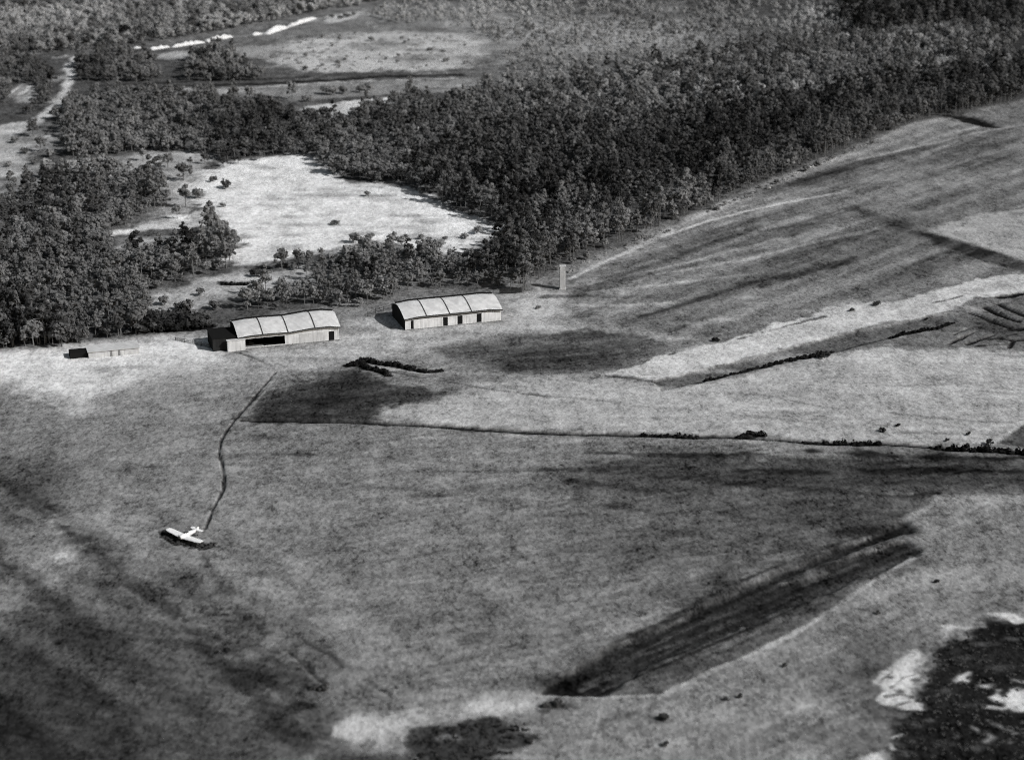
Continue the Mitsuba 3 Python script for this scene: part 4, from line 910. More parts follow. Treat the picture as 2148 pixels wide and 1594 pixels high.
 ('l',69,0.667,0.9,[(97.5,330.5),(100.1,329.2)],0.8,1.2,0.0,0.8),
 ('b',-1,0.337,0.7,83.0,335.4,1.3,1.6),
 ('b',-1,0.337,0.7,89.5,339.4,1.9,1.2),
 ('b',-1,0.337,0.7,96.1,335.4,2.3,1.4),
 ('b',-1,0.337,0.7,94.7,345.5,2.9,1.2),
 ('b',-1,0.337,0.7,83.3,325.8,1.5,1.5),
 ('b',-1,0.337,0.7,101.5,347.6,1.9,1.0),
 ('b',-1,0.337,0.7,74.8,313.0,1.4,1.4),
 ('b',-1,0.337,0.7,78.2,306.1,1.9,1.2),
 ('b',-1,0.337,0.7,84.3,304.4,2.2,1.2),
 ('b',-1,0.337,0.7,71.0,302.7,1.4,1.0),
 ('b',-1,0.337,0.7,87.0,320.2,1.8,1.1),
 ('b',-1,0.337,0.7,77.8,314.8,1.2,0.9),
 ('l',-1,0.373,0.75,[(71.8,330.5),(74.8,334.4),(77.7,337.0)],0.5,0.8,0.0,0.5),
 ('l',-1,0.373,0.75,[(73.1,327.6),(76.2,331.5),(78.8,333.0)],0.5,0.8,0.0,0.5),
 ('l',-1,0.373,0.75,[(71.5,323.9),(74.4,324.6),(77.3,323.5)],0.5,0.8,0.0,0.5),
 ('l',-1,0.373,0.75,[(72.6,320.2),(75.7,322.0)],0.5,0.8,0.0,0.5),
 ('b',-1,0.275,0.8,78.3,330.5,1.1,1.0),
 ('b',-1,0.275,0.8,73.6,331.5,0.9,0.8),
 ('b',-1,0.275,0.8,74.6,325.8,0.9,0.9),
 ('b',-1,0.275,0.8,76.2,323.5,0.7,0.7),
 ('b',-1,0.176,0.5,87.5,343.5,5.8,2.9),
 ('b',-1,0.176,0.5,95.2,339.4,5.7,4.0),
 ('b',-1,0.176,0.5,83.8,322.0,4.5,5.5),
 ('b',-1,0.176,0.5,76.0,306.1,5.2,3.4),
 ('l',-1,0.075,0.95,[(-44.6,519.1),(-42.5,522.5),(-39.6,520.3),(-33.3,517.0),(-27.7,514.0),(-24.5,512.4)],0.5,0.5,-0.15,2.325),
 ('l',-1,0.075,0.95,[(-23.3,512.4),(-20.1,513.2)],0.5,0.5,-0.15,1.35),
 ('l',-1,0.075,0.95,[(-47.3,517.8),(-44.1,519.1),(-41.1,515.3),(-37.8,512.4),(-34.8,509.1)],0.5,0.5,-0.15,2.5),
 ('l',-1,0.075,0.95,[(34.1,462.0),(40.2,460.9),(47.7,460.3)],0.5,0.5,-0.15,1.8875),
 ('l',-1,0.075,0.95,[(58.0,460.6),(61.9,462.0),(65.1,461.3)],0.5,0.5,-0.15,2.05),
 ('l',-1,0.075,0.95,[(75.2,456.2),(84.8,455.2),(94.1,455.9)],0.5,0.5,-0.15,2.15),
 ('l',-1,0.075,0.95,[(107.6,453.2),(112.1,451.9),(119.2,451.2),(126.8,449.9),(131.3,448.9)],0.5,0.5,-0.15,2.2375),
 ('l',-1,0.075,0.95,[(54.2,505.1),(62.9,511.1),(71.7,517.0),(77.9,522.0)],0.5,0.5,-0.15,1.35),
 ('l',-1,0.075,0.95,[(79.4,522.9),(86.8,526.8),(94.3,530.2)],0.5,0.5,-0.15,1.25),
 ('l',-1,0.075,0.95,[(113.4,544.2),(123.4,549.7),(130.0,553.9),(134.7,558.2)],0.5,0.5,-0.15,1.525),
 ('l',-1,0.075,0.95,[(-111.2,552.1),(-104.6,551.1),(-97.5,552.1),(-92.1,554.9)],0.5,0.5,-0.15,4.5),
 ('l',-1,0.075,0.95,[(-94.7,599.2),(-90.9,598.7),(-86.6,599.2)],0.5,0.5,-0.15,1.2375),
]
NAMES = [
 ('forest_floor','dark needle-strewn woodland floor beyond the airfield','woodland floor'),
 ('heath_field','pale mottled heath field above the railway line','heath'),
 ('pale_track','pale track end running on from the white spoil heaps','track'),
 ('pale_track','faint pale bank under the white spoil heaps','track'),
 ('scrub_clearing','small bright sand clearing just below the railway','clearing'),
 ('railway_track','faint left stretch of the dark railway line','railway line'),
 ('railway_track','dark railway line crossing the heath','railway line'),
 ('pale_track','pale strip of bare earth at the right end of the railway','track'),
 ('pale_meadow','smooth pale meadow at the left edge,below the lane','meadow'),
 ('lane','white sandy lane climbing through the trees at far left','lane'),
 ('pale_meadow','ragged pale meadow broken by bushes at the left edge','meadow'),
 ('pale_meadow','dull grey meadow above the left grove','meadow'),
 ('sand_clearing','great bright sand clearing in the woods behind the hangars','clearing'),
 ('rough_clearing','rough pale clearing just behind the left hangar','clearing'),
 ('painted_plane_shadow','shadow of the white aeroplane painted black on the ground','ground'),
 ('sandy_apron','bright sandy ground round the white shed at far left','sandy ground'),
 ('hangar_apron','pale worn apron in front of the two hangars','apron'),
 ('dark_heath_patch','dark heathery patch below the left hangar','heath'),
 ('mown_field','wide grey mown field right of the tower,streaked with tracks','field'),
 ('grass_knoll','smooth pale knoll at the wood edge,upper right','knoll'),
 ('dark_hollow','black hollow beside the knoll,upper right','hollow'),
 ('farm_track','thin white track running from the tower along the wood edge','track'),
 ('farm_track','pale track passing below the knoll at upper right','track'),
 ('pale_field','pale smooth field corner at the right edge','field'),
 ('cleared_strip','long bright cleared strip of bare earth at the right','cleared strip'),
 ('sloping_bank','grey sloping bank along the lower side of the cleared strip','bank'),
 ('dug_ground','dug-over grey ground cut by black trenches at the right edge','dug ground'),
 ('trench','uppermost short thick black trench at the right end of the cleared strip','trench'),
 ('trench','second slanting black trench of the dug ground','trench'),
 ('trench','slanting black trench right at the edge of the picture','trench'),
 ('trench','thin leading trench at the left of the dug ground','trench'),
 ('trench','black trench in the middle of the dug ground','trench'),
 ('trench','thin upper cut left of the trenches','trench'),
 ('trench','thin middle cut left of the trenches','trench'),
 ('trench','lowest thin cut at the left of the dug ground','trench'),
 ('trench','flat black trench low at the right edge','trench'),
 ('trench','short steep black cut at the foot of the dug ground','trench'),
 ('trench','thin slanting cut low in the dug ground','trench'),
 ('trench','short dark trench against the right edge','trench'),
 ('stubble_field','large pale stubble field in the middle right','field'),
 ('ploughed_corner','dark ploughed corner at the right edge below the stubble','field'),
 ('boundary_ditch','long dark ditch between the stubble field and the airfield','ditch'),
 ('winding_ditch','thin dark ditch winding from the left hangar down to the aeroplane','ditch'),
 ('grass_slope','smooth pale grass slope in the lower right','slope'),
 ('dark_gully','dark streaked gully running diagonally in the lower right','gully'),
 ('sandy_ground','pale sandy ground along the bottom edge','sandy ground'),
 ('heath_patch','dark rounded heath patch at the bottom edge','heath'),
 ('heath_patch','darker heath strip at the very bottom left of the sandy ground','heath'),
 ('dark_heath_ground','black heath filling the lower right corner','heath'),
 ('white_sand_patch','largest ragged white sand patch at the left side of the black heath','sand patch'),
 ('white_sand_patch','long white sand bar on the upper rim of the black heath','sand patch'),
 ('white_sand_patch','white sand bar at the right edge above the black heath','sand patch'),
 ('white_sand_patch','big white sand patch inside the black heath near the right edge','sand patch'),
 ('white_sand_patch','small white sand patch low inside the black heath','sand patch'),
 ('white_sand_patch','white sand patch on the bottom edge left of the black heath','sand patch'),
 ('white_sand_patch','small white sand sliver above the largest patch','sand patch'),
 ('white_sand_patch','tiny white sand spot in the middle of the black heath','sand patch'),
 ('white_sand_patch','single small white sand spot near the heath centre','sand patch'),
 ('white_sand_patch','tiny white sand spot lowest at the right','sand patch'),
 ('white_sand_patch','short white sand streak low in the black heath','sand patch'),
 ('white_sand_patch','grey sand streak low near the right edge','sand patch'),
 ('white_sand_patch','grey sand streak left of the lowest white patch','sand patch'),
 ('white_sand_patch','sand streak trailing down from the upper rim','sand patch'),
 ('white_sand_patch','upper tiny sand spot left of the bottom heath','sand patch'),
 ('white_sand_patch','lower tiny sand spot left of the bottom heath','sand patch'),
 ('white_sand_patch','sand streak at the left of the big right patch','sand patch'),
 ('white_sand_patch','short sand streak under the long white bar','sand patch'),
 ('white_sand_patch','sand streak at the lower right edge','sand patch'),
 ('white_sand_patch','faint sand streak near the bottom of the heath','sand patch'),
 ('white_sand_patch','sand streak at the right edge above the big patch','sand patch'),
]
TONE_GAIN = 1.11

def fbm2(x, y, wl, oct, seed): return meshkit.fbm(np.stack([x / wl, y / wl, np.zeros_like(x) + 0.37], -1), oct, seed) - 0.5
def seg_dist(x, y, pts, closed):
    d = np.full(x.shape, 1e18); inside = np.zeros(x.shape, bool); n = len(pts)
    for i in range(n if closed else n - 1):
        (ax, ay), (bx, by) = pts[i], pts[(i + 1) % n]
        ex, ey = bx - ax, by - ay
        t = np.clip(((x - ax) * ex + (y - ay) * ey) / (ex * ex + ey * ey + 1e-9), 0, 1)
        d = np.minimum(d, (x - ax - t * ex) ** 2 + (y - ay - t * ey) ** 2)
        if closed and ay != by:
            c = (ay > y) != (by > y)
            inside ^= c & (x < (bx - ax) * (y - ay) / (by - ay) + ax)
    d = np.sqrt(d)
    return np.where(inside, -d, d) if closed else d
def sstep(a, b, v):
    t = np.clip((v - a) / (b - a), 0, 1); return t * t * (3 - 2 * t)

def land(x, y):
    """tone (lightness), height and cover number at the ground points"""
    r1, r2, r3 = fbm2(x, y, 9.0, 3, 1), fbm2(x, y, 2.6, 2, 2), fbm2(x, y, 34.0, 2, 3)
    tone = np.full(x.shape, 0.452) + 0.13 * r3 + 0.07 * r1
    z = 0.34 * fbm2(x, y, 5.5, 3, 4) + 0.9 * fbm2(x, y, 38.0, 2, 5)
    cover = np.full(x.shape, -1, int)
    for kind, name, t, a, *r in LAYERS:
        if kind == 'b':
            cx, cy, rx, ry = r
            k = np.nonzero((np.abs(x - cx) < 2.0 * rx) & (np.abs(y - cy) < 2.0 * ry))[0]
            if not len(k): continue
            q = np.sqrt(((x[k] - cx) / rx) ** 2 + ((y[k] - cy) / ry) ** 2) * (1 + 1.1 * r1[k] + 0.7 * r2[k]) + 0.5 * r3[k]
            w = 1 - sstep(0.25, 1.5, q); dz = 0
        else:
            pts, feather, rough, dz, width = r
            p = np.array(pts); mg = 1.5 * feather + 2 * rough + width + 1
            k = np.nonzero((x > p[:, 0].min() - mg) & (x < p[:, 0].max() + mg) & (y > p[:, 1].min() - mg) & (y < p[:, 1].max() + mg))[0]
            if not len(k): continue
            d = seg_dist(x[k], y[k], pts, kind == 'p') - width / 2 + rough * (2.4 * r1[k] + 1.6 * r2[k])
            w = 1 - sstep(-feather * 0.6, feather * 0.6, d)
        tone[k] += (t - tone[k]) * w * a
        z[k] += dz * w
        if name >= 0: cover[k[w > 0.5]] = name
    # mowing and wind-rows: each field has its own direction
    def rows(ang, ln, wd, seed):
        c, q = math.cos(math.radians(ang)), math.sin(math.radians(ang)); u, v = x * c + y * q, -x * q + y * c
        u = u + 6 * r3; v = v + 1.5 * r1
        return meshkit.fbm(np.stack([u / ln, v / wd, np.zeros_like(x) + seed], -1), 3, seed) - 0.5
    up = np.isin(cover, [i for i, n in enumerate(NAMES) if n[0] in ('mown_field', 'grass_knoll', 'farm_track')])
    pale = np.isin(cover, [i for i, n in enumerate(NAMES) if n[0] in ('stubble_field', 'cleared_strip', 'pale_field', 'sand_clearing', 'sandy_apron', 'hangar_apron')])
    slope = np.isin(cover, [i for i, n in enumerate(NAMES) if n[0] in ('grass_slope', 'dark_gully')])
    open_ = (cover == -1) | np.isin(cover, [i for i, n in enumerate(NAMES) if n[0] in ('dark_heath_patch', 'boundary_ditch')])
    west = sstep(-10, -45, x + (y - 330) * 0.28) * sstep(470, 400, y)
    r_up = sstep(0, 1, np.where(up, 1.0, 0.0)); tone += r_up * (0.34 * rows(47, 70, 5.0, 21) + 0.10 * rows(52, 20, 1.6, 22))
    tone += pale * (0.07 * rows(2, 30, 2.6, 23))
    tone += slope * (0.16 * rows(38, 26, 2.0, 24))
    tone += open_ * ((1 - west) * (0.09 * rows(3, 24, 2.8, 25) + 0.13 * rows(24, 10, 1.2, 26)) + west * (0.19 * rows(-52, 34, 5.5, 27) + 0.10 * rows(-20, 9, 1.3, 28)))
    tone = np.maximum(tone, 0.07)
    return tone, z, cover

NT, NY = (820, 980)
inv = np.linspace(1 / 246.0, 1 / 1480.0, NY)
ys = 1 / inv
ts = np.linspace(-0.345, 0.345, NT)
Y, TT = np.meshgrid(ys, ts, indexing='ij')
X = (TT * Y).ravel(); Y = Y.ravel()
tone, zz, cover = land(X, Y)
edge = np.minimum.reduce([(TT.ravel() + 0.345) * 40, (0.345 - TT.ravel()) * 40, (Y - 246) / 8, (1480 - Y) / 40]).clip(0, 1)
zz *= edge
def lin(t): return np.where(t < 0.04045, t / 12.92, ((t + 0.055) / 1.055) ** 2.4)
alb = np.clip(lin(tone) / TONE_GAIN, 0.008, 0.85)
amp = np.interp(tone, [0.1, 0.3, 0.45, 0.65, 0.8], [1.1, 1.0, 0.85, 0.62, 0.5])
V = np.stack([X, Y, zz], 1)
gi = np.arange(NT * NY).reshape(NY, NT)
a_, b_, c_, d_ = gi[:-1, :-1].ravel(), gi[:-1, 1:].ravel(), gi[1:, 1:].ravel(), gi[1:, :-1].ravel()
F = np.vstack([np.stack([a_, b_, c_], 1), np.stack([a_, c_, d_], 1)])
fn_ = np.cross(V[F[:, 1]] - V[F[:, 0]], V[F[:, 2]] - V[F[:, 0]])
N = np.zeros_like(V)
for k in range(3): np.add.at(N, F[:, k], fn_)
N /= np.linalg.norm(N, axis=1, keepdims=True)
UV = np.stack([alb, amp], 1)
fc = cover[F[:, 0]]
def sheet(key, sel):
    f = F[sel]; used = np.unique(f); remap = np.zeros(len(V), int); remap[used] = np.arange(len(used))
    path = meshkit.write_ply((V[used], remap[f]), False, UV[used], None, normals=N[used])
    scene[key] = {'type': 'ply', 'filename': path, 'face_normals': False, 'bsdf': {'type': 'ref', 'id': 'ground_soil'}}
sheet('ground', fc == -1); tag('ground', 'mottled grey grass of the open airfield', 'ground', kind='structure')
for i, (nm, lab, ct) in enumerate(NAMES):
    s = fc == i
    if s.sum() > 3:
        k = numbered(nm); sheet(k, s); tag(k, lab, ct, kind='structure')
# the land beyond what the survey covers, out to the horizon
rim = [(X[i], Y[i]) for i in np.concatenate([gi[0, :], gi[1:, -1], gi[-1, -2::-1], gi[-2:0:-1, 0]])[::1]]
big = Polygon([(-14000, -14000), (14000, -14000), (14000, 16000), (-14000, 16000)]).difference(Polygon(rim))
vv, ff = trimesh.creation.triangulate_polygon(big, engine='earcut')
path = meshkit.write_ply((np.c_[vv, np.zeros(len(vv))], ff), False, np.tile([0.09, 1.0], (len(vv), 1)), None, normals=np.tile([0, 0, 1.0], (len(vv), 1)))
scene['terrain'] = {'type': 'ply', 'filename': path, 'face_normals': False, 'bsdf': {'type': 'ref', 'id': 'ground_soil'}}
tag('terrain', 'wide level country round the airfield', 'terrain', kind='structure')
from scipy.interpolate import RegularGridInterpolator
_zi = RegularGridInterpolator((ys[::-1], ts), zz.reshape(NY, NT)[::-1], bounds_error=False, fill_value=0.0)
def gz(x, y): return float(_zi((y, x / y)))

# ---------------------------------------------------------------- foliage
def clumps(centres, normals, size, r, flat=0.0):
    n = len(centres); a = r.normal(size=(n, 3)); nn = normals + 0.55 * r.normal(size=(n, 3)); nn /= np.linalg.norm(nn, axis=1, keepdims=True)
    a -= (a * nn).sum(1, keepdims=True) * nn; a /= np.linalg.norm(a, axis=1, keepdims=True); b = np.cross(nn, a)
    s = size * r.uniform(0.6, 1.35, (n, 1)); lift = nn * s * r.uniform(-0.25, 0.35, (n, 1))
    P = np.stack([centres - a * s * 0.5 - b * s * 0.35, centres + a * s * 0.45 - b * s * 0.4 + lift, centres + a * s * 0.35 + b * s * 0.5, centres - a * s * 0.5 + b * s * 0.3 + lift], 1).reshape(-1, 3)
    i = np.arange(n)[:, None] * 4
    f = np.concatenate([i + [0, 1, 2], i + [0, 2, 3]])
    return P, f, np.repeat(0.7 * normals + 0.45 * nn, 4, 0)
def foliage(lobes, n, size, seed, core=0.62, sub=0):
    """leaf clumps over a set of lobes (centre, radii), round darker inner masses of twigs"""
    r = np.random.default_rng(seed); P, F_, N_ = [], [], []; at = 0
    vol = np.array([np.prod(l[1]) ** (2 / 3) for l in lobes]); cnt = np.maximum(4, (n * vol / vol.sum()).astype(int))
    for (c, rad), k in zip(lobes, cnt):
        d = r.normal(size=(k, 3)); d /= np.linalg.norm(d, axis=1, keepdims=True); d[:, 2] = np.where(d[:, 2] < -0.35, -d[:, 2] * 0.6, d[:, 2])
        p = np.array(c) + d * np.array(rad) * r.uniform(0.72, 1.12, (k, 1))
        v, f, nn = clumps(p, d / np.array(rad) / np.linalg.norm(d / np.array(rad), axis=1, keepdims=True), size, r)
        P.append(v); F_.append(f + at); N_.append(nn); at += len(v)
        if core:
            s = trimesh.creation.icosphere(subdivisions=sub, radius=1.0); v = np.array(s.vertices)
            P.append(np.array(c) + v * np.array(rad) * core); F_.append(np.array(s.faces) + at); N_.append(v); at += len(v)
    N_ = np.vstack(N_); N_ /= np.linalg.norm(N_, axis=1, keepdims=True) + 1e-9
    return np.vstack(P), np.vstack(F_), N_
def leaf_shape(vfn, bsdf):
    return {'type': 'ply', 'filename': meshkit.write_ply((vfn[0], vfn[1]), False, normals=vfn[2]), 'face_normals': False, 'bsdf': {'type': 'ref', 'id': bsdf}}
def trunk_mesh(h, r0, limbs, r):
    ms, p = [], np.array([0, 0, -0.6])
    for k in range(3):
        q = np.array([r.uniform(-.12, .12) * h * .3, r.uniform(-.12, .12) * h * .3, h * (k + 1) / 3]); ms.append(tube(p, q, r0 * (1 - k * .28), r0 * (1 - (k + 1) * .28), 5)); p = q
    for c in limbs: ms.append(tube([0, 0, h * .55], c, r0 * .4, r0 * .12, 4))
    return cat(ms)
def tree_kind(gid, kind, seed, leaf, n, size):
    r = np.random.default_rng(seed)
    if kind == 'pine':
        H = 12.0; lobes = []
        for k in range(13):
            z = r.uniform(5.4, 11.4); rr = 2.5 * (1 - (z - 6) / 9) ; an = r.uniform(0, 2 * PI)
            lobes.append(((math.cos(an) * rr * .75, math.sin(an) * rr * .75, z), (r.uniform(.7, 1.15), r.uniform(.7, 1.15), r.uniform(.6, 1.0))))
        lobes.append(((0, 0, 11.6), (.8, .8, .9)))
        tm = trunk_mesh(9.5, .22, [l[0] for l in lobes[:3]], r)
    elif kind == 'oak':
        lobes = [((0, 0, 5.2), (2.0, 2.0, 1.9))]
        for k in range(13):
            an = k * 2.4 + r.uniform(-.5, .5); z = r.uniform(2.8, 7.8); rr = r.uniform(1.2, 2.9) * (1 - max(0, z - 5.5) / 5)
            lobes.append(((math.cos(an) * rr, math.sin(an) * rr, z), (r.uniform(.75, 1.25), r.uniform(.75, 1.25), r.uniform(.6, 1.1))))
        tm = trunk_mesh(5.2, .26, [l[0] for l in lobes[1:4]], r)
    elif kind == 'shrub':
        lobes = [((0, 0, .9), (1.0, 1.0, .9))] + [((r.uniform(-1, 1), r.uniform(-1, 1), r.uniform(.5, 1.5)), (r.uniform(.5, .9), r.uniform(.5, .9), r.uniform(.5, .8))) for k in range(5)]
        tm = trunk_mesh(1.2, .09, [], r)
    else:                                                     # low heath scrub
        lobes = [((r.uniform(-.9, .9), r.uniform(-.9, .9), .15), (r.uniform(.4, .8), r.uniform(.4, .8), r.uniform(.25, .5))) for k in range(4)]
        tm = None
    g = {'type': 'shapegroup', 'crown': leaf_shape(foliage(lobes, n, size, seed + 100), leaf)}
    if tm is not None: g['trunk'] = mikit.ply(tm, 'bark')
    scene[gid] = g
KINDS = {'pine': ('pine', 'pine_leaf'), 'darkpine': ('pine', 'black_leaf'), 'oak': ('oak', 'oak_leaf'), 'paleoak': ('oak', 'heath_leaf'), 'shrub': ('shrub', 'oak_leaf'), 'darkshrub': ('shrub', 'black_leaf'), 'scrub': ('scrub', 'heath_leaf'), 'darkscrub': ('scrub', 'black_leaf')}
for i, (kk, (form, leaf)) in enumerate(KINDS.items()):
    for v in range(3):
        n, sz = {'pine': (180, .8), 'oak': (200, .9), 'shrub': (90, .46), 'scrub': (40, .40)}[form]
        tree_kind(f'{kk}_model_{v}', form, 1000 + 37 * i + v, leaf, n, sz)
def plant(key, kk, x, y, s, sz=None):
    scene[key] = {'type': 'instance', 'g': {'type': 'ref', 'id': f'{kk}_model_{rng.integers(3)}'},
        'to_world': T().translate([float(x), float(y), gz(x, y)]).rotate([0, 0, 1], float(rng.uniform(0, 360))).scale([float(s * rng.uniform(.88, 1.15)), float(s * rng.uniform(.88, 1.15)), float(s * (sz or 1) * rng.uniform(.85, 1.15))])}

